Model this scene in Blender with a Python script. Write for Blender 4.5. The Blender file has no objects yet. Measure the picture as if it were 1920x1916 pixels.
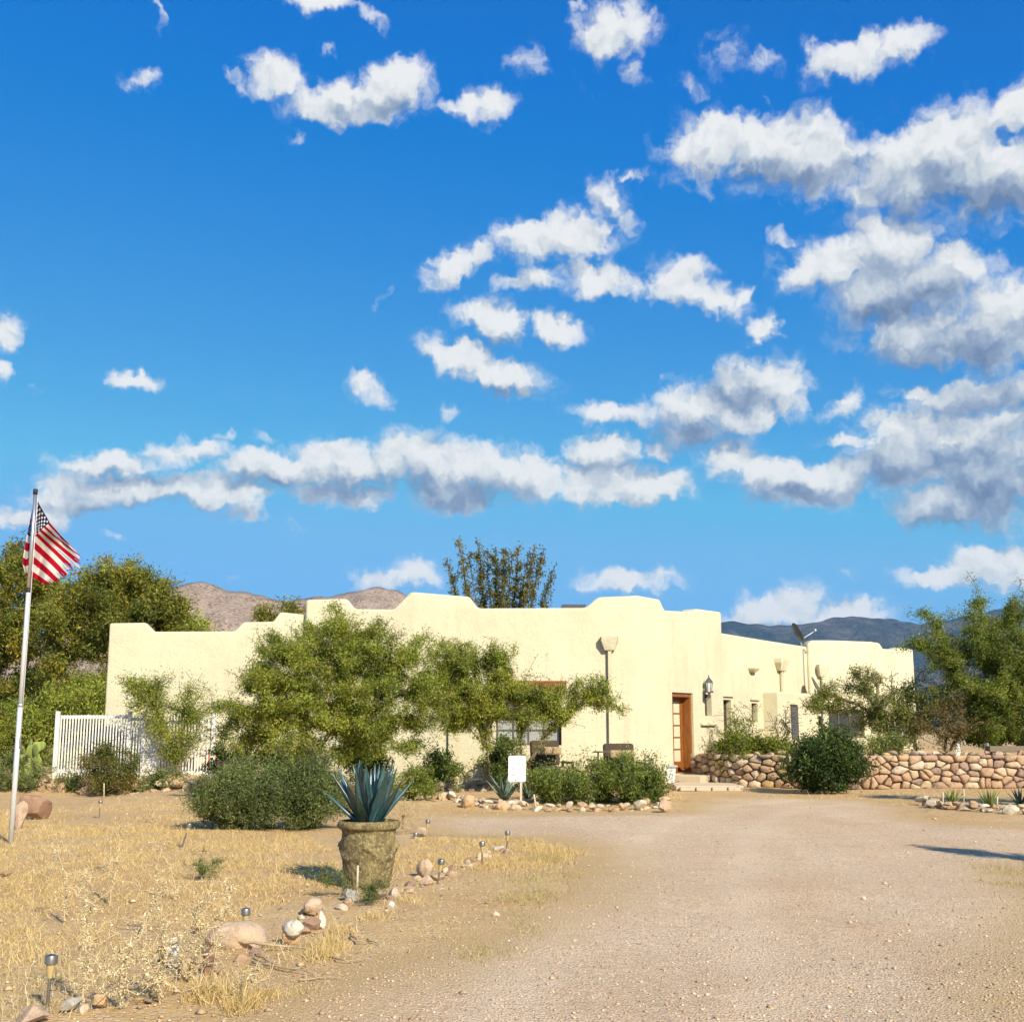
import bpy, bmesh, math, random
import numpy as np
from mathutils import Vector, Matrix, noise as mnoise
R = math.radians
rng = np.random.default_rng(7)
random.seed(7)
scene = bpy.context.scene
COL = scene.collection

# ------------------------------------------------------------------ camera
F = 2300.0                      # focal length in photo pixels
TAN = 404.0 / F                 # horizon 404 px below the picture centre
PITCH = math.atan(TAN)
CAMZ = 1.65
cd = bpy.data.cameras.new('camera')
cd.sensor_fit = 'HORIZONTAL'; cd.sensor_width = 36.0
cd.lens = 36.0 * F / 1920.0
cd.clip_start = 0.1; cd.clip_end = 60000.0
cam = bpy.data.objects.new('camera', cd); COL.objects.link(cam)
cam.location = (0, 0, CAMZ); cam.rotation_euler = (math.pi / 2 + PITCH, 0, 0)
scene.camera = cam

def ray(px, py):
    a = (px - 960.0) / F; b = (958.0 - py) / F
    c, s = math.cos(PITCH), math.sin(PITCH)
    return Vector((a, c - b * s, s + b * c))
def atY(px, py, Y):             # point seen at that pixel, Y metres ahead
    d = ray(px, py); t = Y / d.y
    return Vector((d.x * t, Y, CAMZ + d.z * t))
def onG(px, py, z=0.0):         # point on the ground seen at that pixel
    d = ray(px, py); t = (z - CAMZ) / d.z
    return Vector((d.x * t, d.y * t, z))
def onP(px, py, p0, dirv):      # point on the vertical plane through p0 along dirv
    d = ray(px, py); n = Vector((dirv[1], -dirv[0]))
    t = (n.x * p0[0] + n.y * p0[1]) / (n.x * d.x + n.y * d.y)
    return Vector((d.x * t, d.y * t, CAMZ + d.z * t))

# ------------------------------------------------------------------ light
SUN_EL, SUN_AZ = R(33), R(150)          # azimuth clockwise from +Y: behind the camera, to the right
sd = bpy.data.lights.new('sun', 'SUN'); sd.energy = 4.9; sd.angle = R(0.53); sd.color = (1.0, 0.905, 0.745)
sun = bpy.data.objects.new('sun', sd); COL.objects.link(sun)
tosun = Vector((math.sin(SUN_AZ) * math.cos(SUN_EL), math.cos(SUN_AZ) * math.cos(SUN_EL), math.sin(SUN_EL)))
sun.rotation_euler = tosun.to_track_quat('Z', 'Y').to_euler()
vs = scene.view_settings
vs.view_transform = 'Standard'; vs.look = 'None'; vs.exposure = 0.49; vs.gamma = 1.0; vs.use_curve_mapping = False
scene.render.film_transparent = False
cy = scene.cycles
cy.max_bounces = 5; cy.diffuse_bounces = 2; cy.glossy_bounces = 2; cy.transmission_bounces = 3; cy.transparent_max_bounces = 6; cy.volume_bounces = 0
cy.caustics_reflective = False; cy.caustics_refractive = False
cy.use_adaptive_sampling = True; cy.adaptive_threshold = 0.02; cy.adaptive_min_samples = 12; cy.use_denoising = True; cy.denoiser = 'OPENIMAGEDENOISE'; cy.denoising_input_passes = 'RGB_ALBEDO_NORMAL'; cy.denoising_prefilter = 'ACCURATE'

# ------------------------------------------------------------------ sky with clouds (world nodes)
world = bpy.data.worlds.new('World'); scene.world = world; world.use_nodes = True
wt = world.node_tree; wt.nodes.clear()
class NT:
    def __init__(s, t): s.t = t
    def n(s, ty, ins=None, **kw):
        nd = s.t.nodes.new(ty)
        for k, v in kw.items(): setattr(nd, k, v)
        for k, v in (ins or {}).items():
            sock = nd.inputs[k]
            if hasattr(v, 'links'): s.t.links.new(v, sock)
            elif isinstance(v, bpy.types.Node): s.t.links.new(v.outputs[0], sock)
            else: sock.default_value = v
        return nd
    def m(s, op, a, b=None, c=None, clamp=False):
        ins = {0: a}
        if b is not None: ins[1] = b
        if c is not None: ins[2] = c
        return s.n('ShaderNodeMath', ins, operation=op, use_clamp=clamp).outputs[0]
    def v(s, op, a, b=None, c=None, out=0):
        ins = {0: a}
        if b is not None: ins[1] = b
        if c is not None: ins[2] = c
        return s.n('ShaderNodeVectorMath', ins, operation=op).outputs[out]
    def ramp(s, fac, stops, interp='LINEAR'):
        nd = s.n('ShaderNodeValToRGB', {0: fac}); cr = nd.color_ramp; cr.interpolation = interp
        while len(cr.elements) > 1: cr.elements.remove(cr.elements[-1])
        for i, (p, c) in enumerate(stops):
            e = cr.elements[0] if i == 0 else cr.elements.new(p)
            e.position = p; e.color = (c[0], c[1], c[2], 1) if hasattr(c, '__len__') else (c, c, c, 1)
        return nd.outputs[0]
    def mix(s, f, a, b, mode='MIX'):
        nd = s.n('ShaderNodeMix', None, data_type='RGBA', blend_type=mode)
        for i, x in ((0, f), (6, a), (7, b)):
            if hasattr(x, 'links'): s.t.links.new(x, nd.inputs[i])
            elif i == 0: nd.inputs[0].default_value = x
            else: nd.inputs[i].default_value = (*x, 1) if len(x) == 3 else x
        return nd.outputs[2]
    def noise(s, vec, scale, detail=4, rough=0.55, dist=0.0, out=0, dims='3D'):
        return s.n('ShaderNodeTexNoise', {'Vector': vec, 'Scale': scale, 'Detail': detail, 'Roughness': rough, 'Distortion': dist}, noise_dimensions=dims).outputs[out]

# clouds as (x, y, half width, half height, strength, tilt) seen from here, turned into compass angles
CLOUDS = [
 (600,-5,85,26,.85,0),(690,30,60,16,.6,25),(300,10,14,45,.5,0),(265,146,40,26,.55,-25),(615,92,26,15,.5,0),(520,148,80,40,.8,10),(450,155,40,20,.6,40),
 (640,190,120,44,1,-12),(740,165,90,50,1,-8),(690,190,140,45,1,0),(625,215,25,40,.7,0),(900,196,82,34,.85,0),(550,258,42,20,.55,-15),
 (985,115,58,42,.55,15),(1150,55,100,58,.85,0),(1085,10,40,14,.5,0),(1200,150,28,40,.5,-35),(1300,168,50,30,.5,10),(1090,150,50,16,.4,25),
 (1365,90,70,58,.42,0),(1420,105,60,30,.5,0),(1600,105,140,46,.85,0),(1690,85,90,34,.75,-15),(1440,190,30,14,.35,30),
 (1330,280,110,75,1,0),(1440,285,120,72,1,0),(1540,300,130,70,1,15),(1330,245,60,45,1,0),(1500,240,80,45,.9,0),(1530,345,40,35,.8,0),
 (1700,320,120,85,1,0),(1790,280,140,95,1,0),(1880,330,150,90,1,0),(1900,210,90,50,.9,-15),(1640,370,80,40,.8,0),
 (1660,460,120,72,1,0),(1560,500,120,62,1,0),(1690,540,170,80,1,0),(1790,490,85,40,1,15),(1750,630,190,62,1,15),(1880,610,130,95,1,0),(1930,560,90,60,1,0),(1590,630,70,40,.45,0),
 (1480,440,46,30,.5,0),
 (1060,445,150,48,.95,-5),(860,495,110,36,.9,-25),(990,440,80,40,.9,0),(1140,370,55,50,.7,-60),(1185,330,40,16,.6,-15),(1165,420,45,45,.6,0),
 (1000,525,80,30,.75,0),(1120,525,130,44,.9,10),(1270,520,75,55,.95,0),(1320,560,110,40,.9,18),(1390,560,30,32,.8,0),(1440,615,42,30,.8,0),(720,560,16,50,.35,40),
 (920,595,95,48,.95,10),(1040,615,75,32,.85,10),(860,670,105,40,.95,12),(930,700,120,44,.95,15),(990,725,40,26,.8,0),(690,725,70,30,.75,28),(840,768,30,28,.5,0),
 (252,710,58,20,.8,5),(5,625,36,42,.9,30),(-5,700,20,28,.7,0),(65,728,34,14,.4,0),
 (1420,720,105,60,1,0),(1310,760,120,50,1,-8),(1390,775,95,45,1,0),(1145,778,90,34,.85,0),(1470,745,50,55,.95,0),(1240,712,40,16,.4,0),(1575,755,56,26,.75,-30),(1290,815,110,35,.65,0),
 (1720,730,70,24,.85,0),(1830,745,150,42,1,0),(1920,730,60,40,.9,0),
 (1690,800,110,48,1,0),(1820,810,150,55,1,0),(1700,870,140,70,1,0),(1860,890,160,110,1,0),(1800,940,130,50,1,0),(1600,830,80,22,.7,0),
 (210,870,120,28,.95,-4),(350,850,100,32,.95,-8),(430,818,50,16,.5,0),(490,825,50,16,.5,0),(220,915,170,34,1,0),(400,918,150,36,1,0),(120,940,90,36,.9,0),(450,955,80,22,.7,0),(60,975,110,32,.9,0),
 (520,880,140,42,1,-6),(640,870,150,52,1,0),(780,865,150,58,1,0),(880,880,130,62,1,0),(990,890,110,58,1,0),(860,925,130,36,.9,0),(1130,850,90,48,1,-5),(1130,900,120,52,1,0),(1220,905,120,44,1,0),(1230,840,40,30,.7,0),(1180,935,80,20,.8,0),(640,925,150,24,.8,0),
 (1390,860,95,42,1,10),(1450,890,120,50,1,10),(1560,905,110,45,1,0),(1500,930,130,30,.8,0),
 (215,1004,40,14,.4,0),(555,990,36,14,.35,0),(440,1092,34,18,.3,0),
 (735,1085,120,26,.75,0),(780,1075,60,30,.75,0),(1180,1088,140,28,.75,0),(1130,1100,100,20,.6,0),
 (1470,1140,90,48,1,0),(1420,1160,80,36,1,0),(1580,1150,90,34,1,0),
 (1800,1075,140,26,.9,0),(1870,1055,95,40,1,0),(1930,1075,110,36,1,0),(1590,1075,40,14,.35,0),
]
DARKS = [(1700,560,110,70),(1770,655,200,50),(1620,590,80,40),(1840,752,150,32),(1870,900,170,95),(1780,960,130,40),(1700,880,110,40),(720,912,230,26),(880,930,120,30),(520,905,150,18),
 (1385,735,75,38),(1290,812,110,30),(1790,370,170,46),(1880,380,120,40),(1500,925,130,26),(1160,874,90,16),(250,895,160,14),(250,950,180,16),(1450,330,130,26),(960,640,90,14),(1580,330,60,30),(940,735,90,14),(690,205,110,16)]
def build_world():
    T = NT(wt)
    d = T.n('ShaderNodeTexCoord').outputs['Generated']
    sep = T.n('ShaderNodeSeparateXYZ', {0: d})
    X, Y, Z = sep.outputs[0], sep.outputs[1], sep.outputs[2]
    u = T.m('ARCTAN2', X, Y); w = T.m('ARCSINE', Z)
    p = T.n('ShaderNodeCombineXYZ', {0: u, 1: w, 2: 0.0}).outputs[0]
    # turbulence: the cloud outlines are pushed about by noise
    def scale(vec, k): return T.v('MULTIPLY', vec, (k, k, 0.0))
    n1 = scale(T.v('SUBTRACT', T.noise(p, 24, 2, 0.5, out=1, dims='2D'), (0.5, 0.5, 0.5)), 0.024)
    n2 = scale(T.v('SUBTRACT', T.noise(p, 100, 2, 0.6, out=1, dims='2D'), (0.5, 0.5, 0.5)), 0.012)
    pw = T.v('ADD', p, T.v('ADD', n1, n2))
    pu = T.v('ADD', pw, (0.008, 0.020, 0.0))
    fb = T.noise(pw, 40, 7, 0.58, dims='2D')
    fl = T.noise(pw, 40, 3, 0.5, dims='2D'); fb2 = T.noise(T.v('ADD', pw, (0.004, 0.010, 0.0)), 40, 3, 0.5, dims='2D')
    dN = T.m('MULTIPLY', T.m('SUBTRACT', fl, fb2), 0.95)
    thr = T.m('MULTIPLY', T.m('SUBTRACT', fb, 0.5), 0.95)
    sky = T.n('ShaderNodeTexSky', sky_type='NISHITA', sun_disc=False, sun_elevation=SUN_EL, sun_rotation=SUN_AZ, altitude=2000.0, air_density=0.8, dust_density=0.0, ozone_density=6.0)
    ss = T.n('ShaderNodeSeparateColor', {0: sky.outputs[0]})      # values are ten times the picture's (strength 0.1)
    r_ = T.m('MINIMUM', T.m('MAXIMUM', T.m('SUBTRACT', ss.outputs[0], 0.54), 0.02), 1.25)
    g_ = T.m('MINIMUM', T.m('MULTIPLY', ss.outputs[1], 1.22), 3.55)
    b_ = T.m('MINIMUM', T.m('MULTIPLY', T.m('POWER', ss.outputs[2], 0.28), 3.55), T.m('MULTIPLY', ss.outputs[2], 1.9))
    skyc = T.n('ShaderNodeCombineColor', {0: r_, 1: g_, 2: b_}).outputs[0]
    lobes = []
    for c in CLOUDS + [k + (1, 0) for k in DARKS]:
        cx, cyy, hw, hh, st, tilt = c
        if st < 1: st *= 0.86                             # broken, thinner cloud
        tq = -tilt                                        # picture tilt runs the other way round
        dr = ray(cx, cyy).normalized(); cu, cv = math.atan2(dr.x, dr.y), math.asin(dr.z)
        lobes.append((cu, cv, hw * 1.42 / F, hh * 1.46 / F, 0.06 + 0.94 * st, tq))
    nC = len(CLOUDS)
    # one small node group per tile of sky
    SOCK = [('W', 'Vector', pw), ('U', 'Vector', pu), ('thr', 'Float', thr), ('dN', 'Float', dN), ('sky', 'Color', skyc)]
    def field(G, gi, pre, idx):
        cur = None
        for i in idx:
            cu, cv, a, b, st, tq = lobes[i]
            q = G.n('ShaderNodeMapping', {0: gi.outputs[pre], 1: (cu, cv, st - 1), 2: (0, 0, R(tq)), 3: (a, b, 1.0)}, vector_type='TEXTURE').outputs[0]
            gr = G.n('ShaderNodeTexGradient', {0: q}, gradient_type='SPHERICAL').outputs[1]
            cur = gr if cur is None else G.m('MAXIMUM', cur, gr)
        return cur
    def cloudy(G, B0, B1, dark, thr, dN, skyc):
        dens = G.m('ADD', G.m('SUBTRACT', B0, 0.30), thr)
        alpha = G.n('ShaderNodeMapRange', {0: dens, 1: -0.08, 2: 0.34, 3: 0.0, 4: 0.97}, interpolation_type='SMOOTHSTEP').outputs[0]
        soft = G.n('ShaderNodeMapRange', {0: B0, 1: 0.15, 2: 0.62, 3: 0.30, 4: 1.0}, interpolation_type='SMOOTHSTEP').outputs[0]
        alpha = G.m('MULTIPLY', alpha, soft)
        lit = G.m('ADD', G.m('MULTIPLY_ADD', G.m('SUBTRACT', B0, B1), 0.50, 0.76), dN)
        if dark is not None: lit = G.m('MULTIPLY_ADD', dark, -0.60, lit)
        lit = G.m('MAXIMUM', lit, 0.0)
        cc = G.ramp(lit, [(0.0, (1.15, 1.65, 2.60)), (0.25, (1.95, 2.55, 3.60)), (0.50, (3.3, 3.85, 4.55)), (0.80, (5.5, 5.75, 5.8)), (1.0, (6.4, 6.45, 6.4))])
        return G.n('ShaderNodeBackground', {0: G.mix(alpha, skyc, cc), 1: 0.10}).outputs[0]
    def leaf(u0, u1, w0, w1):
        M = 0.032
        def hits(i):
            cu, cv, a, b, st, tq = lobes[i]
            ex = a * abs(math.cos(R(tq))) + b * abs(math.sin(R(tq))) + M; ey = a * abs(math.sin(R(tq))) + b + M
            return cu + ex > u0 and cu - ex < u1 and cv + ey > w0 and cv - ey < w1
        cl = [i for i in range(nC) if hits(i)]; dk = [i for i in range(nC, len(lobes)) if hits(i)]
        if not cl: return T.n('ShaderNodeBackground', {0: skyc, 1: 0.10}).outputs[0]
        g = bpy.data.node_groups.new('cloud_tile', 'ShaderNodeTree')
        for nm, ty, _ in SOCK: g.interface.new_socket(nm, in_out='INPUT', socket_type='NodeSocket' + ty)
        g.interface.new_socket('out', in_out='OUTPUT', socket_type='NodeSocketShader')
        G = NT(g); gi = g.nodes.new('NodeGroupInput'); go = g.nodes.new('NodeGroupOutput')
        sh = cloudy(G, field(G, gi, 'W', cl), field(G, gi, 'U', cl), field(G, gi, 'W', dk) if dk else None, gi.outputs['thr'], gi.outputs['dN'], gi.outputs['sky'])
        g.links.new(sh, go.inputs[0])
        nd = wt.nodes.new('ShaderNodeGroup'); nd.node_tree = g
        for nm, ty, so in SOCK: wt.links.new(so, nd.inputs[nm])
        return nd.outputs[0]
    # the sky is cut into tiles so that only nearby clouds are worked out for a direction
    def split(us, ws):
        if len(ws) > 2:
            k = len(ws) // 2
            return T.n('ShaderNodeMixShader', {0: T.m('GREATER_THAN', w, ws[k]), 1: split(us, ws[:k + 1]), 2: split(us, ws[k:])}).outputs[0]
        if len(us) > 2:
            k = len(us) // 2
            return T.n('ShaderNodeMixShader', {0: T.m('GREATER_THAN', u, us[k]), 1: split(us[:k + 1], ws), 2: split(us[k:], ws)}).outputs[0]
        return leaf(us[0], us[1], ws[0], ws[1])
    inside = split([-0.52, -0.24, -0.10, 0.0, 0.09, 0.18, 0.27, 0.52], [-0.1, 0.135, 0.17, 0.215, 0.29, 0.37, 0.46, 0.66])
    # elsewhere the same kind of broken cloud goes on
    edge = T.m('MAXIMUM', T.m('SUBTRACT', T.m('ABSOLUTE', u), 0.50), T.m('SUBTRACT', w, 0.63))
    fade = T.m('MULTIPLY', edge, 6.0, clamp=True)
    on = T.m('MULTIPLY', T.m('MAXIMUM', T.m('MULTIPLY', T.m('SUBTRACT', T.noise(p, 4.2, 3, 0.5, dims='2D'), 0.50), 3.6), 0.0), fade)
    on1 = T.m('MULTIPLY', T.m('MAXIMUM', T.m('MULTIPLY', T.m('SUBTRACT', T.noise(pu, 4.2, 2, 0.5, dims='2D'), 0.50), 3.6), 0.0), fade)
    outside = cloudy(T, on, on1, None, thr, dN, skyc)
    full = T.n('ShaderNodeMixShader', {0: T.m('GREATER_THAN', edge, 0.0), 1: inside, 2: outside}).outputs[0]
    T.n('ShaderNodeOutputWorld', {0: full})
    world.cycles.sampling_method = 'MANUAL'; world.cycles.sample_map_resolution = 512
build_world()
# ------------------------------------------------------------------ helpers
def tag(o, label=None, cat=None, group=None, kind=None):
    if label: o['label'] = label
    if cat: o['category'] = cat
    if group: o['group'] = group
    if kind: o['kind'] = kind
    return o
def link(name, me, mat=None, parent=None):
    o = bpy.data.objects.new(name, me); COL.objects.link(o)
    if mat is not None and me is not None and not me.materials: me.materials.append(mat)
    if parent is not None: o.parent = parent
    return o
def empty(name, loc=(0, 0, 0), rz=0.0):
    o = bpy.data.objects.new(name, None); COL.objects.link(o)
    o.location = loc; o.rotation_euler = (0, 0, rz); o.empty_display_size = 0.1
    return o
def npmesh(name, V, Fq, smooth=False, col=None):
    """V (n,3); Fq (m,k) index array of equal-sided faces or a list of lists"""
    me = bpy.data.meshes.new(name)
    V = np.asarray(V, dtype=np.float32)
    if isinstance(Fq, np.ndarray):
        m, k = Fq.shape
        me.vertices.add(len(V)); me.vertices.foreach_set('co', V.ravel())
        me.loops.add(m * k); me.loops.foreach_set('vertex_index', Fq.astype(np.int32).ravel())
        me.polygons.add(m); me.polygons.foreach_set('loop_start', np.arange(0, m * k, k, dtype=np.int32))
        me.polygons.foreach_set('loop_total', np.full(m, k, dtype=np.int32))
    else:
        me.from_pydata(V.tolist(), [], Fq)
    if col is not None:
        a = me.color_attributes.new('tint', 'FLOAT_COLOR', 'POINT')
        c4 = np.ones((len(V), 4), np.float32); c4[:, :3] = col
        a.data.foreach_set('color', c4.ravel())
    me.update(); me.validate()
    if smooth: me.polygons.foreach_set('use_smooth', np.ones(len(me.polygons), dtype=bool))
    return me
def bm_mesh(name, bm, smooth=False):
    me = bpy.data.meshes.new(name); bm.to_mesh(me); bm.free()
    if smooth: me.polygons.foreach_set('use_smooth', np.ones(len(me.polygons), dtype=bool))
    return me
def box_bm(bm, cx, cyy, cz, sx, sy, sz, rz=0.0, bev=0.0, taper=1.0):
    M = Matrix.Translation((cx, cyy, cz)) @ Matrix.Rotation(rz, 4, 'Z') @ Matrix.Diagonal((sx, sy, sz, 1))
    r = bmesh.ops.create_cube(bm, size=1.0, matrix=M)
    if bev > 0:
        es = list({e for v in r['verts'] for e in v.link_edges})
        bmesh.ops.bevel(bm, geom=es, offset=bev, segments=2, profile=0.5, affect='EDGES')
def box(name, c, s, mat, parent=None, rz=0.0, bev=0.0):
    bm = bmesh.new(); box_bm(bm, *c, *s, rz=rz, bev=bev)
    return link(name, bm_mesh(name, bm), mat, parent)
def tube_np(P0, P1, r0, r1, k=5):
    """frusta between rows of P0 and P1; returns V, F"""
    P0 = np.asarray(P0, float); P1 = np.asarray(P1, float); n = len(P0)
    r0 = np.broadcast_to(r0, n); r1 = np.broadcast_to(r1, n)
    d = P1 - P0; L = np.linalg.norm(d, axis=1, keepdims=True); d = d / np.maximum(L, 1e-6)
    ref = np.where(np.abs(d[:, 2:3]) > 0.9, np.array([[1., 0, 0]]), np.array([[0, 0, 1.]]))
    a = np.cross(d, ref); a /= np.maximum(np.linalg.norm(a, axis=1, keepdims=True), 1e-6); b = np.cross(d, a)
    th = np.arange(k) * 2 * np.pi / k
    ring = a[:, None, :] * np.cos(th)[None, :, None] + b[:, None, :] * np.sin(th)[None, :, None]
    V = np.concatenate([P0[:, None] + ring * r0[:, None, None], P1[:, None] + ring * r1[:, None, None]], axis=1).reshape(-1, 3)
    base = (np.arange(n) * 2 * k)[:, None]; i = np.arange(k)[None]; j = (np.arange(k)[None] + 1) % k
    Fq = np.stack([base + i, base + j, base + k + j, base + k + i], axis=2).reshape(-1, 4)
    return V, Fq
def polytube(name, pts, rad, mat, parent=None, k=6):
    pts = np.array([tuple(p) for p in pts], float); rad = np.broadcast_to(np.asarray(rad, float), len(pts))
    n = len(pts); T = np.gradient(pts, axis=0); T /= np.linalg.norm(T, axis=1, keepdims=True)
    ref = np.array([0, 0, 1.]) if abs(T[:, 2]).mean() < 0.8 else np.array([1., 0, 0])
    a = np.cross(T, ref); a /= np.linalg.norm(a, axis=1, keepdims=True); b = np.cross(T, a)
    th = np.arange(k) * 2 * np.pi / k
    V = (pts[:, None] + (a[:, None] * np.cos(th)[None, :, None] + b[:, None] * np.sin(th)[None, :, None]) * rad[:, None, None]).reshape(-1, 3)
    Fq = []
    for i in range(n - 1):
        for j in range(k): Fq.append([i * k + j, i * k + (j + 1) % k, (i + 1) * k + (j + 1) % k, (i + 1) * k + j])
    Fq.append(list(range(k))[::-1]); Fq.append([(n - 1) * k + j for j in range(k)])
    return link(name, npmesh(name, V, Fq, True), mat, parent)
def lathe(name, prof, mat, parent=None, k=24, smooth=True):
    V = []; Fq = []
    for (r, z) in prof:
        for j in range(k):
            t = 2 * math.pi * j / k; V.append((r * math.cos(t), r * math.sin(t), z))
    for i in range(len(prof) - 1):
        for j in range(k): Fq.append([i * k + j, i * k + (j + 1) % k, (i + 1) * k + (j + 1) % k, (i + 1) * k + j])
    Fq.append(list(range(k))[::-1]); Fq.append([(len(prof) - 1) * k + j for j in range(k)])
    me = npmesh(name, V, Fq, smooth); me.set_sharp_from_angle(angle=R(38))
    return link(name, me, mat, parent)

# ------------------------------------------------------------------ materials
def newmat(name):
    m = bpy.data.materials.new(name); m.use_nodes = True; m.node_tree.nodes.clear()
    return m, NT(m.node_tree)
def finish(T, col, rough=0.85, bump=None, bstr=0.4, bdist=0.02, spec=0.3, metal=0.0, **kw):
    ins = {'Base Color': col, 'Roughness': rough, 'Metallic': metal, 'Specular IOR Level': spec}
    if not hasattr(col, 'links'): ins['Base Color'] = (*col, 1)
    if bump is not None:
        ins['Normal'] = T.n('ShaderNodeBump', {'Height': bump, 'Strength': bstr, 'Distance': bdist}).outputs[0]
    b = T.n('ShaderNodeBsdfPrincipled', ins)
    T.n('ShaderNodeOutputMaterial', {0: b.outputs[0]})
    return b
def coords(T): return T.n('ShaderNodeTexCoord').outputs['Object']
def wpos(T): return T.n('ShaderNodeNewGeometry').outputs['Position']
def plain(name, col, rough=0.6, metal=0.0, spec=0.4, var=0.12, scale=8.0, bstr=0.15):
    m, T = newmat(name); p = wpos(T)
    n = T.noise(p, scale, 5, 0.6)
    c = T.mix(n, tuple(x * (1 - var) for x in col), tuple(min(1, x * (1 + var)) for x in col))
    finish(T, c, rough, T.noise(p, scale * 6, 3, 0.6), bstr, 0.01, spec, metal)
    return m
def leafmat(name, trans=0.40, rough=0.55, gain=(1.12, 1.14, 1.1)):
    m, T = newmat(name)
    a = T.n('ShaderNodeAttribute', attribute_name='tint').outputs['Color']
    c = T.v('MULTIPLY', a, gain)
    d = T.n('ShaderNodeBsdfPrincipled', {'Base Color': c, 'Roughness': rough, 'Specular IOR Level': 0.25})
    t = T.n('ShaderNodeBsdfTranslucent', {'Color': T.v('MULTIPLY', c, (1.25, 1.2, 0.7))})
    mx = T.n('ShaderNodeMixShader', {0: trans, 1: d.outputs[0], 2: t.outputs[0]})
    T.n('ShaderNodeOutputMaterial', {0: mx.outputs[0]})
    return m
def tintmat(name, rough=0.9, bstr=0.5, scale=30.0, var=0.25):
    """colour from the object's own tint attribute, mottled"""
    m, T = newmat(name); p = wpos(T)
    a = T.n('ShaderNodeAttribute', attribute_name='tint').outputs['Color']
    n = T.noise(p, scale, 6, 0.65)
    c = T.mix(1.0, a, T.ramp(n, [(0.25, 1 - var), (0.75, 1 + var)]), 'MULTIPLY')
    finish(T, c, rough, T.noise(p, scale * 1.5, 6, 0.7), bstr, 0.02, 0.2)
    return m
def objtint(name, stops, rough=0.95, scale=9.0, bstr=0.9, bdist=0.03, dirt=0.42):
    """stone: base colour picked per object, mottled with finer noise"""
    m, T = newmat(name); p = wpos(T)
    r = T.n('ShaderNodeObjectInfo').outputs['Random']
    base = T.ramp(r, stops, 'CONSTANT')
    n = T.noise(p, scale, 8, 0.68); n2 = T.noise(p, scale * 7, 4, 0.7)
    c = T.mix(1.0, base, T.ramp(n, [(0.28, (1 - dirt, 1 - dirt, 1 - dirt * 0.95)), (0.5, (1, 1, 1)), (0.75, (1.2, 1.18, 1.12))]), 'MULTIPLY')
    c = T.mix(T.m('MULTIPLY', T.ramp(n2, [(0.55, 0.0), (0.72, 1.0)]), 0.25), c, (0.20, 0.15, 0.10))
    finish(T, c, rough, T.m('ADD', n, T.m('MULTIPLY', n2, 0.4)), bstr, bdist, 0.2)
    return m
M = {}
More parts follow.
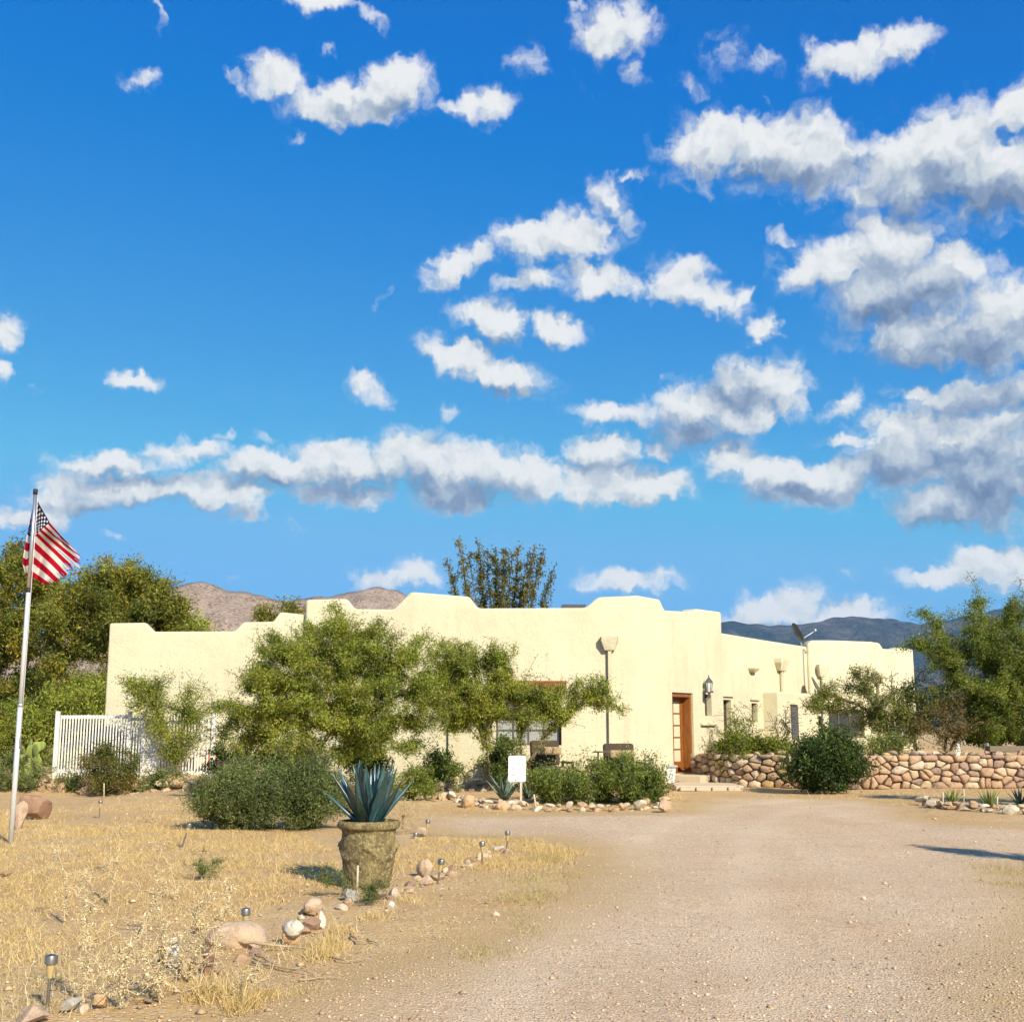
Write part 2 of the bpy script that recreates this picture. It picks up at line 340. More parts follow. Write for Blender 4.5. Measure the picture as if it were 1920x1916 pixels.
def make_materials():
    # stucco
    m, T = newmat('stucco'); p = wpos(T)
    n1 = T.noise(p, 0.55, 5, 0.6); n2 = T.noise(p, 3.2, 5, 0.65); st = T.noise(T.v('MULTIPLY', p, (1.6, 1.6, 0.16)), 2.2, 4, 0.6)
    c = T.mix(T.ramp(n1, [(0.35, 0.0), (0.68, 1.0)]), (0.605, 0.545, 0.37), (0.67, 0.63, 0.425))
    c = T.mix(T.m('MULTIPLY', T.ramp(n2, [(0.45, 0.0), (0.75, 1.0)]), 0.5), c, (0.575, 0.485, 0.335))
    c = T.mix(T.m('MULTIPLY', T.ramp(st, [(0.52, 0.0), (0.78, 1.0)]), 0.5), c, (0.53, 0.44, 0.30))
    zz = T.n('ShaderNodeSeparateXYZ', {0: p}).outputs[2]
    spl = T.m('MULTIPLY', T.n('ShaderNodeMapRange', {0: zz, 1: 1.1, 2: 0.15, 3: 0.0, 4: 1.0}).outputs[0], T.ramp(T.noise(p, 1.9, 5, 0.7), [(0.42, 0.0), (0.62, 1.0)]))
    c = T.mix(T.m('MULTIPLY', spl, 0.55), c, (0.48, 0.35, 0.21))
    finish(T, c, 0.92, T.m('ADD', T.m('MULTIPLY', T.noise(p, 1.3, 3, 0.5), 2.0), T.noise(p, 16, 5, 0.65)), 0.55, 0.035, 0.15)
    M['stucco'] = m
    # bare dirt
    m, T = newmat('dirt'); p = wpos(T)
    a = T.noise(p, 0.35, 5, 0.6); b = T.noise(p, 2.6, 6, 0.65); f = T.noise(p, 38, 4, 0.7)
    vo = T.n('ShaderNodeTexVoronoi', {'Vector': p, 'Scale': 34.0, 'Randomness': 1.0}); cell = vo.outputs['Color']; dist = vo.outputs['Distance']
    c = T.mix(T.ramp(a, [(0.35, 0.0), (0.65, 1.0)]), (0.575, 0.36, 0.155), (0.63, 0.44, 0.215))
    c = T.mix(T.m('MULTIPLY', T.ramp(b, [(0.42, 0.0), (0.66, 1.0)]), 0.55), c, (0.46, 0.29, 0.13))
    c = T.mix(T.m('MULTIPLY', T.ramp(f, [(0.5, 0.0), (0.7, 1.0)]), 0.5), c, (0.68, 0.51, 0.27))
    sepc = T.n('ShaderNodeSeparateColor', {0: cell})
    c = T.mix(T.m('MULTIPLY', T.ramp(sepc.outputs[0], [(0.80, 0.0), (0.86, 1.0)]), 0.55), c, T.ramp(sepc.outputs[1], [(0.0, (0.30, 0.20, 0.12)), (0.5, (0.62, 0.50, 0.36)), (1.0, (0.72, 0.64, 0.50))]))
    finish(T, c, 0.95, T.m('ADD', T.m('MULTIPLY', b, 1.6), T.m('ADD', f, T.m('MULTIPLY', dist, -0.6))), 0.7, 0.03, 0.1)
    M['dirt'] = m
    # decomposed-granite drive
    m, T = newmat('drive_gravel'); p = wpos(T)
    a = T.noise(p, 0.28, 4, 0.55); b = T.noise(p, 1.7, 5, 0.6); f = T.noise(p, 55, 4, 0.75)
    track = T.noise(T.v('MULTIPLY', p, (1.0, 0.22, 1.0)), 0.9, 3, 0.5)
    vo = T.n('ShaderNodeTexVoronoi', {'Vector': p, 'Scale': 46.0}); dist = vo.outputs['Distance']
    sepc = T.n('ShaderNodeSeparateColor', {0: vo.outputs['Color']})
    c = T.mix(T.ramp(a, [(0.35, 0.0), (0.65, 1.0)]), (0.67, 0.475, 0.295), (0.735, 0.555, 0.375))
    c = T.mix(T.m('MULTIPLY', T.ramp(track, [(0.46, 0.0), (0.62, 1.0)]), 0.6), c, (0.75, 0.575, 0.385))
    c = T.mix(T.m('MULTIPLY', T.ramp(b, [(0.5, 0.0), (0.7, 1.0)]), 0.35), c, (0.60, 0.40, 0.205))
    c = T.mix(0.85, c, T.mix(1.0, c, T.ramp(sepc.outputs[0], [(0.0, 0.62), (0.3, 0.88), (0.7, 1.05), (0.9, 1.15), (1.0, 1.28)]), 'MULTIPLY'))
    c = T.mix(T.m('MULTIPLY', T.ramp(f, [(0.55, 0.0), (0.72, 1.0)]), 0.45), c, (0.40, 0.285, 0.185))
    tk = T.n('ShaderNodeAttribute', attribute_name='track').outputs['Fac']
    c = T.mix(T.m('MULTIPLY', tk, T.ramp(b, [(0.3, 0.75), (0.7, 0.25)])), c, (0.775, 0.60, 0.41))
    e = T.n('ShaderNodeAttribute', attribute_name='edge').outputs['Fac']
    e = T.m('ADD', e, T.m('MULTIPLY', T.m('SUBTRACT', b, 0.5), 1.2), clamp=True)
    c = T.mix(e, (0.575, 0.395, 0.19), c)
    finish(T, c, 0.95, T.m('ADD', T.m('MULTIPLY', dist, -0.9), T.m('ADD', f, T.m('MULTIPLY', b, 1.2))), 0.75, 0.022, 0.1)
    M['drive'] = m
    M['leaf'] = leafmat('leaf')
    M['dry'] = leafmat('dry_leaf', 0.15, 0.8, (1.05, 1.05, 1.05))
    # bark
    m, T = newmat('bark'); p = wpos(T)
    n = T.noise(T.v('MULTIPLY', p, (6, 6, 1.6)), 4.0, 6, 0.7)
    finish(T, T.ramp(n, [(0.3, (0.10, 0.07, 0.05)), (0.55, (0.24, 0.175, 0.12)), (0.75, (0.36, 0.28, 0.20))]), 0.95, n, 0.8, 0.03, 0.1)
    M['bark'] = m
    m, T = newmat('dark_bark'); p = wpos(T)
    n = T.noise(T.v('MULTIPLY', p, (6, 6, 1.6)), 4.0, 6, 0.7)
    finish(T, T.ramp(n, [(0.3, (0.045, 0.035, 0.028)), (0.7, (0.15, 0.115, 0.08))]), 0.95, n, 0.8, 0.03, 0.1)
    M['dark_bark'] = m
    M['stone'] = objtint('field_stone', [(0.0, (0.48, 0.335, 0.205)), (0.2, (0.55, 0.415, 0.27)), (0.36, (0.40, 0.255, 0.17)), (0.5, (0.60, 0.475, 0.33)), (0.62, (0.46, 0.305, 0.19)), (0.74, (0.56, 0.445, 0.32)), (0.84, (0.35, 0.245, 0.185)), (0.94, (0.53, 0.36, 0.17))])
    M['pale_stone'] = objtint('pale_stone', [(0.0, (0.55, 0.43, 0.28)), (0.25, (0.60, 0.50, 0.36)), (0.45, (0.56, 0.39, 0.23)), (0.65, (0.48, 0.32, 0.19)), (0.90, (0.64, 0.57, 0.45))])
    M['core'] = plain('wall_core', (0.20, 0.135, 0.085), 0.95, var=0.4)
    M['gravel_bit'] = tintmat('gravel_bit', 0.9, 0.3, 40, 0.2)
    M['white'] = plain('white_paint', (0.74, 0.72, 0.66), 0.5, var=0.08, scale=3)
    M['sign_white'] = plain('sign_white', (0.78, 0.78, 0.77), 0.4, var=0.03)
    M['grey_text'] = plain('faded_ink', (0.40, 0.41, 0.43), 0.6, var=0.05)
    M['alu'] = plain('pole_metal', (0.66, 0.66, 0.66), 0.32, 0.85, var=0.08)
    M['polewhite'] = plain('pole_white', (0.70, 0.70, 0.69), 0.35, 0.3, var=0.06)
    M['steel'] = plain('stainless', (0.36, 0.33, 0.29), 0.38, 0.9, var=0.05)
    M['black'] = plain('black_metal', (0.022, 0.021, 0.02), 0.5, var=0.3)
    M['blackmatte'] = plain('black_cover_and_room_shade', (0.018, 0.018, 0.022), 0.7, var=0.3)
    M['grey'] = plain('grey_plastic', (0.36, 0.37, 0.36), 0.5, var=0.1)
    M['palegrey'] = plain('pale_plastic', (0.60, 0.60, 0.58), 0.45, var=0.06)
    M['darkgrey'] = plain('dark_grey', (0.10, 0.10, 0.105), 0.45, 0.3, var=0.15)
    M['brown_fabric'] = plain('brown_fabric', (0.075, 0.052, 0.034), 0.95, var=0.25, scale=20, bstr=0.5)
    M['tan_fabric'] = plain('tan_fabric', (0.40, 0.29, 0.15), 0.95, var=0.2, scale=20, bstr=0.5)
    M['rust'] = plain('rust_red', (0.26, 0.085, 0.03), 0.85, var=0.35, scale=6)
    M['terracotta'] = plain('terracotta', (0.50, 0.20, 0.075), 0.85, var=0.25, scale=9)
    M['stake'] = plain('weathered_stake', (0.56, 0.47, 0.33), 0.9, var=0.25, scale=14)
    M['greystake'] = plain('grey_stake', (0.30, 0.29, 0.23), 0.9, var=0.25, scale=14)
    M['wood_grey'] = plain('weathered_wood', (0.22, 0.17, 0.12), 0.95, var=0.35, scale=12)
    M['step'] = plain('pale_step', (0.56, 0.45, 0.31), 0.9, var=0.14, scale=5)
    m, T = newmat('door_wood'); p = wpos(T)
    n = T.noise(T.v('MULTIPLY', p, (9, 9, 0.9)), 3.0, 5, 0.6, 0.6)
    finish(T, T.ramp(n, [(0.3, (0.17, 0.055, 0.012)), (0.55, (0.28, 0.10, 0.02)), (0.75, (0.37, 0.15, 0.036))]), 0.45, n, 0.2, 0.01, 0.4)
    M['door_wood'] = m
    m, T = newmat('window_glass'); p = wpos(T)
    n = T.noise(p, 1.6, 3, 0.5)
    finish(T, T.mix(n, (0.020, 0.020, 0.018), (0.075, 0.07, 0.055)), 0.08, T.noise(p, 1.1, 2, 0.5), 0.02, 0.02, 0.5)  # opaque dark colour stands in for the unlit interior behind the panes
    M['glass'] = m
    M['curtain'] = plain('curtain', (0.42, 0.36, 0.25), 0.9, var=0.2, scale=10)
    M['door_curtain'] = plain('door_curtain', (0.30, 0.215, 0.13), 0.9, var=0.25, scale=10)
    M['frame_dark'] = plain('dark_frame', (0.105, 0.09, 0.06), 0.6, var=0.2)
    M['painted_glare_glass'] = plain('painted_reflection_glass', (0.34, 0.35, 0.33), 0.12, var=0.5, scale=1.5, bstr=0.02)  # pale base colour paints in the bright reflection on the front panes
    M['lens'] = plain('amber_lens', (0.50, 0.38, 0.16), 0.3, var=0.1)
    M['cream_pipe'] = M['stucco']
make_materials()
# ------------------------------------------------------------------ ground
WALLP = [onG(1300, 1471), onG(1390, 1476), onG(1480, 1478), onG(1620, 1480), onG(1780, 1479), onG(2080, 1477)]   # foot of the dry stone wall
WALLP = [Vector((p.x, p.y, 0)) for p in WALLP]
def wallY(x):
    for a, b in zip(WALLP[:-1], WALLP[1:]):
        if a.x <= x <= b.x: return a.y + (b.y - a.y) * (x - a.x) / (b.x - a.x)
    return WALLP[-1].y if x > WALLP[-1].x else 1e9
def sstep(a, b, x):
    t = min(1, max(0, (x - a) / (b - a))); return t * t * (3 - 2 * t)
def gz(x, y):
    if y > 120 or abs(x) > 60: return 0.0
    z = 0.045 * mnoise.noise(Vector((x * 0.35, y * 0.35, 3.1))) + 0.018 * mnoise.noise(Vector((x * 1.3, y * 1.3, 9.7)))
    # planted beds stand a little proud of the drive
    if x < -6.5 and y > 29: z += 0.32 * sstep(30.3, 32.6, y) * (1 - sstep(-8.5, -6.5, x)) * (1 - sstep(60, 120, y))
    if -9 < x < 5 and 24.0 < y < 34: z += 0.10 * sstep(25.0, 27.0, y) * (1 - sstep(3.0, 4.6, x))
    if x > WALLP[0].x + 0.3: z += 0.78 * sstep(0.25, 0.5, y - wallY(x)) * sstep(WALLP[0].x + 0.3, WALLP[0].x + 0.9, x)
    return z
def graded(lo, hi, step, far, n):
    a = np.arange(lo, hi + 1e-6, step)
    g = np.geomspace(step, far, n).cumsum()
    return a, g
ux, gx = graded(-13, 13, 0.17, 1400, 26); xs = np.concatenate([(-13 - gx)[::-1], ux, 13 + gx])
uy, gy = graded(3.0, 36, 0.17, 1400, 26); ys = np.concatenate([[-400, -60, -10, -2, 1.0], uy, 36 + gy])
GX, GY = np.meshgrid(xs, ys)
GZ = np.array([gz(a, b) for a, b in zip(GX.ravel(), GY.ravel())])
GV = np.stack([GX.ravel(), GY.ravel(), GZ], axis=1)
nx, ny = len(xs), len(ys)
ii, jj = np.meshgrid(np.arange(nx - 1), np.arange(ny - 1))
q = (jj * nx + ii).ravel()
GF = np.stack([q, q + 1, q + nx + 1, q + nx], axis=1)
ground = link('ground', npmesh('ground', GV, GF, True), M['dirt']); tag(ground, kind='structure')

def inpoly(pts, poly):
    pts = np.asarray(pts, float); poly = np.asarray(poly, float); r = np.zeros(len(pts), bool)
    x, y = pts[:, 0], pts[:, 1]; n = len(poly); j = n - 1
    for i in range(n):
        xi, yi, xj, yj = poly[i, 0], poly[i, 1], poly[j, 0], poly[j, 1]
        c = ((yi > y) != (yj > y)) & (x < (xj - xi) * (y - yi) / (yj - yi + 1e-12) + xi)
        r ^= c; j = i
    return r
def polydist(pts, poly):
    pts = np.asarray(pts, float); poly = np.asarray(poly, float); best = np.full(len(pts), 1e9)
    for i in range(len(poly)):
        a = poly[i]; b = poly[(i + 1) % len(poly)]; ab = b - a
        t = np.clip(((pts - a) @ ab) / (ab @ ab + 1e-12), 0, 1)
        best = np.minimum(best, np.linalg.norm(pts - (a + t[:, None] * ab), axis=1))
    return best
def gpoly(px): return np.array([(lambda p: (p.x, p.y))(onG(*q)) for q in px])
DRIVE = np.concatenate([gpoly([(420, 1916), (560, 1850), (780, 1770), (1010, 1690), (1085, 1625), (1080, 1592), (980, 1574), (800, 1566), (735, 1548), (765, 1527), (1000, 1528),
    (1265, 1522), (1300, 1495), (1480, 1494), (1640, 1500), (1725, 1512), (1745, 1533), (1840, 1545), (1930, 1548), (2050, 1550), (2100, 1600), (1960, 1640), (2060, 1700), (2050, 1916)]), [[3.4, 0.5], [-0.6, 0.5], [-1.0, 3.5]]])
fc = GV[GF].mean(axis=1)[:, :2]
jit = np.array([[0.25 * mnoise.noise(Vector((a * 1.1, b * 1.1, 5))), 0.35 * mnoise.noise(Vector((a * 1.1, b * 1.1, 25)))] for a, b in fc[:, :2]])
sel = inpoly(fc + jit, DRIVE)
used, inv = np.unique(GF[sel], return_inverse=True)
DV = GV[used].copy(); DV[:, 2] += 0.004
dme = npmesh('driveway', DV, inv.reshape(-1, 4), True)
at = dme.attributes.new('edge', 'FLOAT', 'POINT'); at.data.foreach_set('value', np.clip(polydist(DV[:, :2], DRIVE) / 1.1 - 0.15, 0, 1).astype(np.float32))
TRK = gpoly([(1180, 1916), (1215, 1760), (1250, 1660), (1290, 1590), (1340, 1545), (1420, 1515), (1560, 1503)])
def openline(pts, line):
    best = np.full(len(pts), 1e9)
    for a, b in zip(line[:-1], line[1:]):
        ab = b - a; t = np.clip(((pts - a) @ ab) / (ab @ ab), 0, 1); best = np.minimum(best, np.linalg.norm(pts - (a + t[:, None] * ab), axis=1))
    return best
TRK = np.concatenate([[[0.55, 1.0]], TRK]); dd = openline(DV[:, :2], TRK)
at = dme.attributes.new('track', 'FLOAT', 'POINT'); at.data.foreach_set('value', np.exp(-((dd - .78) / .26) ** 2).astype(np.float32))
tag(link('driveway', dme, M['drive']), kind='structure')

# ------------------------------------------------------------------ distant hills
def hill(name, px_profile, Y0, Y1, mat, rough, seed, base=-5, nx=260, ny=60, freq=1.0):
    """ridge whose skyline runs through the given picture points at distance Y1; slopes down towards Y0"""
    pr = [atY(a, b, Y1) for a, b in px_profile]
    X = np.linspace(pr[0].x, pr[-1].x, nx); top = np.interp(X, [p.x for p in pr], [p.z for p in pr])
    V = []
    for j in range(ny):
        t = j / (ny - 1); yy = Y0 + (Y1 - Y0) * t
        for i in range(nx):
            x = X[i] * (0.55 + 0.45 * yy / Y1) if False else X[i]
            w = t ** 1.7
            p = Vector((x, yy, seed)) * freq
            rr = mnoise.fractal(p * (3.2 / rough), 0.9, 2.1, 6) + 0.6 * abs(mnoise.noise(p * (1.4 / rough)))
            z = base + (top[i] - base) * w + rr * rough * 0.11 * math.sin(math.pi * min(t, 0.97)) + (mnoise.noise(p * (9 / rough)) * rough * 0.018)
            V.append((x, yy, z))
    # far side
    for i in range(nx): V.append((X[i], Y1 * 1.06, base))
    q = np.array([[j * nx + i, j * nx + i + 1, (j + 1) * nx + i + 1, (j + 1) * nx + i] for j in range(ny) for i in range(nx - 1)])
    o = link(name, npmesh(name, V, q, True), mat); tag(o, kind='structure'); return o
m, T = newmat('granite_hill'); p = wpos(T)
a = T.noise(p, 0.02, 6, 0.65); s1 = T.n('ShaderNodeTexVoronoi', {'Vector': p, 'Scale': 0.24}).outputs['Distance']; s2 = T.noise(p, 0.25, 5, 0.75)
c = T.mix(T.ramp(a, [(0.35, 0.0), (0.65, 1.0)]), (0.42, 0.295, 0.215), (0.50, 0.37, 0.275))
c = T.mix(T.ramp(s2, [(0.52, 0.0), (0.6, 1.0)]), c, (0.60, 0.47, 0.37))
c = T.mix(T.m('MULTIPLY', T.m('MULTIPLY', T.ramp(s1, [(0.30, 1.0), (0.48, 0.0)]), T.ramp(T.noise(p, 0.05, 4, 0.6), [(0.35, 0.1), (0.6, 1.0)])), 0.9), c, (0.155, 0.135, 0.075))
finish(T, c, 0.95, T.m('ADD', s2, T.noise(p, 0.06, 5, 0.7)), 0.8, 6.0, 0.05)
M['hillm'] = m
m, T = newmat('forest_mountain'); p = wpos(T)
a = T.noise(p, 0.0022, 6, 0.65); b = T.noise(p, 0.02, 5, 0.7)
c = T.mix(T.ramp(a, [(0.45, 0.0), (0.66, 1.0)]), (0.036, 0.055, 0.060), (0.17, 0.15, 0.135))
c = T.mix(T.ramp(b, [(0.4, 0.0), (0.65, 0.6)]), c, (0.026, 0.042, 0.048))
finish(T, c, 0.95, T.m('ADD', b, T.m('MULTIPLY', a, 2.0)), 0.9, 60.0, 0.05)
M['mountm'] = m
hill('granite_hill', [(120, 1180), (230, 1150), (318, 1104), (345, 1095), (378, 1090), (400, 1095), (425, 1106), (450, 1110), (490, 1117), (520, 1128), (560, 1136), (640, 1150), (800, 1190)], 500, 1250, M['hillm'], 150, 1.7)
hill('boulder_hill', [(440, 1165), (520, 1130), (560, 1123), (620, 1121), (655, 1112), (685, 1103), (715, 1102), (745, 1106), (765, 1116), (800, 1130), (900, 1150), (1000, 1185)], 850, 1700, M['hillm'], 190, 5.3)
hill('forested_mountain', [(1150, 1215), (1300, 1180), (1355, 1165), (1395, 1168), (1450, 1173), (1500, 1170), (1545, 1163), (1590, 1156), (1612, 1156), (1640, 1161), (1670, 1159), (1690, 1164), (1730, 1170), (1770, 1165), (1810, 1155), (1850, 1150), (1885, 1140), (1905, 1135), (1925, 1138), (1960, 1140), (2060, 1155), (2250, 1190)], 3400, 6200, M['mountm'], 650, 8.1, base=-20, nx=320, ny=70)
# ------------------------------------------------------------------ the adobe house
YF = 34.0
def wall(name, p0, dirv, prof, thick, holes=(), parent=None, rnd=0.09, mat='stucco'):
    """prof: (s, z) skyline along the wall from p0; the wall body lies behind the face"""
    p0 = Vector((p0[0], p0[1], 0)); dv = Vector((dirv[0], dirv[1], 0)).normalized(); nin = Vector((-dv.y, dv.x, 0))
    pts = list(prof)
    bm = bmesh.new()
    poly = [(pts[0][0], -0.15)] + pts + [(pts[-1][0], -0.15)]
    vs_ = [bm.verts.new(p0 + dv * s + Vector((0, 0, z))) for s, z in poly]
    f = bm.faces.new(vs_)
    r = bmesh.ops.extrude_face_region(bm, geom=[f])
    for v in [g for g in r['geom'] if isinstance(g, bmesh.types.BMVert)]: v.co += nin * thick
    bmesh.ops.recalc_face_normals(bm, faces=bm.faces)
    es = [e for e in bm.edges if min(e.verts[0].co.z, e.verts[1].co.z) > 1.0 or abs(e.verts[0].co.z - e.verts[1].co.z) > 1.5]
    bmesh.ops.bevel(bm, geom=es, offset=rnd, segments=4, profile=0.5, affect='EDGES', clamp_overlap=True)
    bmesh.ops.triangulate(bm, faces=bm.faces)
    o = link(name, bm_mesh(name, bm), M[mat])
    if holes:
        for k, (s0, s1, z0, z1) in enumerate(holes):
            cb = bmesh.new()
            c = p0 + dv * ((s0 + s1) / 2) + Vector((0, 0, (z0 + z1) / 2))
            box_bm(cb, c.x, c.y, c.z, s1 - s0, 0.66, z1 - z0, rz=math.atan2(dv.y, dv.x))
            cu = link('cutter', bm_mesh('cutter', cb))
            md = o.modifiers.new('b', 'BOOLEAN'); md.operation = 'DIFFERENCE'; md.object = cu; md.solver = 'EXACT'
        dg = bpy.context.evaluated_depsgraph_get()
        me = bpy.data.meshes.new_from_object(o.evaluated_get(dg)); o.modifiers.clear(); o.data = me
        for c in [x for x in bpy.data.objects if x.name.startswith('cutter')]: bpy.data.objects.remove(c)
    o.data.polygons.foreach_set('use_smooth', np.ones(len(o.data.polygons), dtype=bool))
    o.data.set_sharp_from_angle(angle=R(35))
    if parent: o.parent = parent
    return o
class Plane:
    def __init__(s, p0, dirv):
        s.p0 = Vector((p0[0], p0[1])); s.d = Vector((dirv[0], dirv[1])).normalized(); s.n = Vector((s.d.y, -s.d.x))   # n points out
    def sz(s, px, py):
        p = onP(px, py, s.p0, s.d); return ((Vector((p.x, p.y)) - s.p0).dot(s.d), p.z)
    def prof(s, px): return [s.sz(*q) for q in px]
    def at(s, t, out, z): q = s.p0 + s.d * t + s.n * out; return Vector((q.x, q.y, z))
    @property
    def rz(s): return math.atan2(s.d.y, s.d.x)
    def box(s, name, s0, s1, z0, z1, o0, o1, mat, parent, bev=0.0):
        c = s.at((s0 + s1) / 2, (o0 + o1) / 2, (z0 + z1) / 2)
        return box(name, tuple(c), (abs(s1 - s0), abs(o1 - o0), abs(z1 - z0)), M[mat], parent, s.rz, bev)
C0 = atY(1198, 1300, YF)
FR = Plane((atY(1198, 1300, YF).x, YF), (1, 0))
RT = Plane((C0.x, YF), (0.556, 0.831))
house = empty('adobe_house', (C0.x, YF + 3, 0)); house.location = (0, 0, 0)
tag(house, 'cream stucco flat-roofed adobe house with stepped parapets', 'house')
# front: main block
fp = FR.prof([(573, 1124), (650, 1122), (664, 1141), (738, 1142), (770, 1109), (880, 1118), (896, 1140), (1098, 1139), (1121, 1119), (1198, 1116)])
winF = [FR.sz(930, 1340), FR.sz(1053, 1397)]
winF2 = [FR.sz(790, 1345), FR.sz(850, 1400)]
wall('wall', FR.p0, FR.d, fp, 0.55, [(winF[0][0], winF[1][0], winF[1][1], winF[0][1])], house)
# left wing, half a metre behind
LW = Plane((FR.p0.x, YF + 0.2), (1, 0))
lp = LW.prof([(205, 1168), (272, 1167), (288, 1184), (440, 1183), (456, 1166), (512, 1165), (525, 1147), (580, 1153), (640, 1156)])
wall('wall', LW.p0, LW.d, lp, 0.28, (), house, 0.06)
# right: gable end with the door
rp = RT.prof([(1198, 1116), (1238, 1123), (1248, 1144), (1303, 1147), (1309, 1141), (1353, 1147)])
rp[0] = (0.02, rp[0][1])
dtl, dtr = RT.sz(1260, 1297), RT.sz(1299, 1300)
dz0 = 0.33; DS0, DS1, DZ1 = dtl[0], dtr[0], (dtl[1] + dtr[1]) / 2
w1 = RT.sz(1321, 1301); w1b = RT.sz(1335, 1342)
wall('wall', RT.p0, RT.d, rp, 0.55, [(DS0, DS1, dz0, DZ1), (w1[0], w1b[0], w1b[1], w1[1])], house)
# set-back wing
E2 = RT.at(rp[-1][0] - 0.5, -0.38, 0)
R3 = Plane((E2.x, E2.y), RT.d)
p3 = R3.prof([(1340, 1184), (1430, 1199), (1520, 1213)])
g0, g1 = R3.sz(1345, 1311), R3.sz(1374, 1425)
w2, w2b = R3.sz(1409, 1318), R3.sz(1421, 1354)
wall('wall', R3.p0, R3.d, p3, 0.5, [(g0[0], g1[0], 0.75, g0[1]), (w2[0], w2b[0], w2b[1], w2[1])], house)
# far block
E3p = R3.at(R3.sz(1514, 1300)[0], 0.05, 0)
B1 = Plane((E3p.x, E3p.y), (0.965, 0.26))
pb = B1.prof([(1514, 1208), (1522, 1200), (1560, 1200), (1640, 1203)])
wb = [B1.sz(1553, 1330), B1.sz(1622, 1383)]; wb2 = [B1.sz(1534, 1343), B1.sz(1543, 1363)]
wall('wall', B1.p0, B1.d, pb, 0.5, [(wb[0][0], wb[1][0], wb[1][1], wb[0][1]), (wb2[0][0], wb2[1][0], wb2[1][1], wb2[0][1])], house)
E4 = B1.at(pb[-1][0] - 0.06, 0.0, 0)
B2 = Plane((E4.x, E4.y), (0.80, 0.60))
pc = B2.prof([(1640, 1203), (1650, 1205), (1657, 1216), (1680, 1217), (1688, 1213), (1713, 1217)])
wc = [B2.sz(1660, 1345), B2.sz(1700, 1386)]
wall('wall', B2.p0, B2.d, pc, 0.5, [(wc[0][0], wc[1][0], wc[1][1], wc[0][1])], house)
# rear and roof so that the rooms are closed
def slab(name, pts, z0, z1, mat):
    bm = bmesh.new(); vv = [bm.verts.new((p.x, p.y, z0)) for p in pts]; f = bm.faces.new(vv)
    r = bmesh.ops.extrude_face_region(bm, geom=[f])
    for v in [g for g in r['geom'] if isinstance(g, bmesh.types.BMVert)]: v.co.z = z1
    bmesh.ops.recalc_face_normals(bm, faces=bm.faces)
    return link(name, bm_mesh(name, bm), mat, house)
A = LW.at(lp[0][0] + .1, -0.3, 0); Bp = FR.at(-0.3, -0.3, 0); Cc = RT.at(rp[-1][0] - .3, -0.3, 0)
slab('roof', [A, Bp, Cc, Cc + Vector((-3, 6, 0)), Vector((A.x, Cc.y + 6, 0))], 3.95, 4.1, M['stucco'])
D3 = B2.at(pc[-1][0] - .3, -0.3, 0)
slab('roof', [R3.at(0.3, -0.3, 0), B1.at(0.2, -0.3, 0), E4 + Vector((-.2, .3, 0)), D3, D3 + Vector((-4, 8, 0)), Cc + Vector((-3, 6.1, 0))], 3.55, 3.7, M['stucco'])
box('rear_wall', (A.x + .25, (A.y + Cc.y + 6) / 2, 1.9), (0.5, Cc.y + 6 - A.y, 4.1), M['stucco'], house)
box('rear_wall', ((A.x + Cc.x - 3) / 2, Cc.y + 6.2, 1.9), (Cc.x - 3 - A.x, 0.5, 4.2), M['stucco'], house)
vb = D3 + Vector((-2.1, 4.0, 0)); box('rear_wall', (vb.x, vb.y, 1.6), (0.5, 8.9, 3.6), M['stucco'], house, rz=math.atan2(4, 8))

def window(P, s0, s1, z0, z1, cols, rows, frame='frame_dark', depth=0.16, curtain=0.0, lintel=False, glass='glass'):
    root = P.box('window', s0, s1, z0, z1, -0.36, -0.34, 'curtain' if curtain else 'blackmatte', house)  # without a curtain, a black sheet paints the room's darkness
    ft = 0.055
    for (a, b, c, d) in ((s0, s0 + ft, z0, z1), (s1 - ft, s1, z0, z1), (s0 + ft, s1 - ft, z0, z0 + ft), (s0 + ft, s1 - ft, z1 - ft, z1)):
        P.box('frame', a, b, c, d, -depth - 0.06, -depth, frame, root)
    for i in range(cols):
        for j in range(rows):
            a = s0 + ft + (s1 - s0 - 2 * ft) * i / cols; b = s0 + ft + (s1 - s0 - 2 * ft) * (i + 1) / cols
            c = z0 + ft + (z1 - z0 - 2 * ft) * j / rows; d = z0 + ft + (z1 - z0 - 2 * ft) * (j + 1) / rows
            P.box('pane', a + .003, b - .003, c + .003, d - .003, -depth - 0.045, -depth - 0.037, glass, root)
            if i: P.box('glazing_bar', a - .018, a + .018, c, d, -depth - 0.036, -depth - 0.01, frame, root)
            if j: P.box('glazing_bar', a + .02, b - .02, c - .018, c + .018, -depth - 0.036, -depth - 0.012, frame, root)
    if lintel: P.box('lintel', s0 - 0.12, s1 + 0.12, z1 + 0.10, z1 + 0.17, 0.003, 0.07, 'stucco', root)
    return root
def opn(a, b): return a[0], b[0], b[1], a[1]
window(FR, *opn(*winF), 4, 2, 'frame_dark', curtain=1, glass='painted_glare_glass')
wr = window(RT, *opn(w1, w1b), 1, 2, 'frame_dark', lintel=True)
RT.box('sill', RT.sz(1313, 1357)[0], RT.sz(1340, 1357)[0], RT.sz(1326, 1357)[1] - .05, RT.sz(1326, 1357)[1] + .04, 0.003, 0.10, 'stucco', wr, 0.02)
window(R3, g0[0], g1[0], 0.75, g0[1], 2, 4, 'frame_dark', lintel=True)
window(R3, *opn(w2, w2b), 1, 2, 'frame_dark', lintel=True)
window(B1, *opn(*wb), 3, 1, 'frame_dark'); window(B1, *opn(*wb2), 1, 1); window(B2, *opn(*wc), 3, 1, 'white')

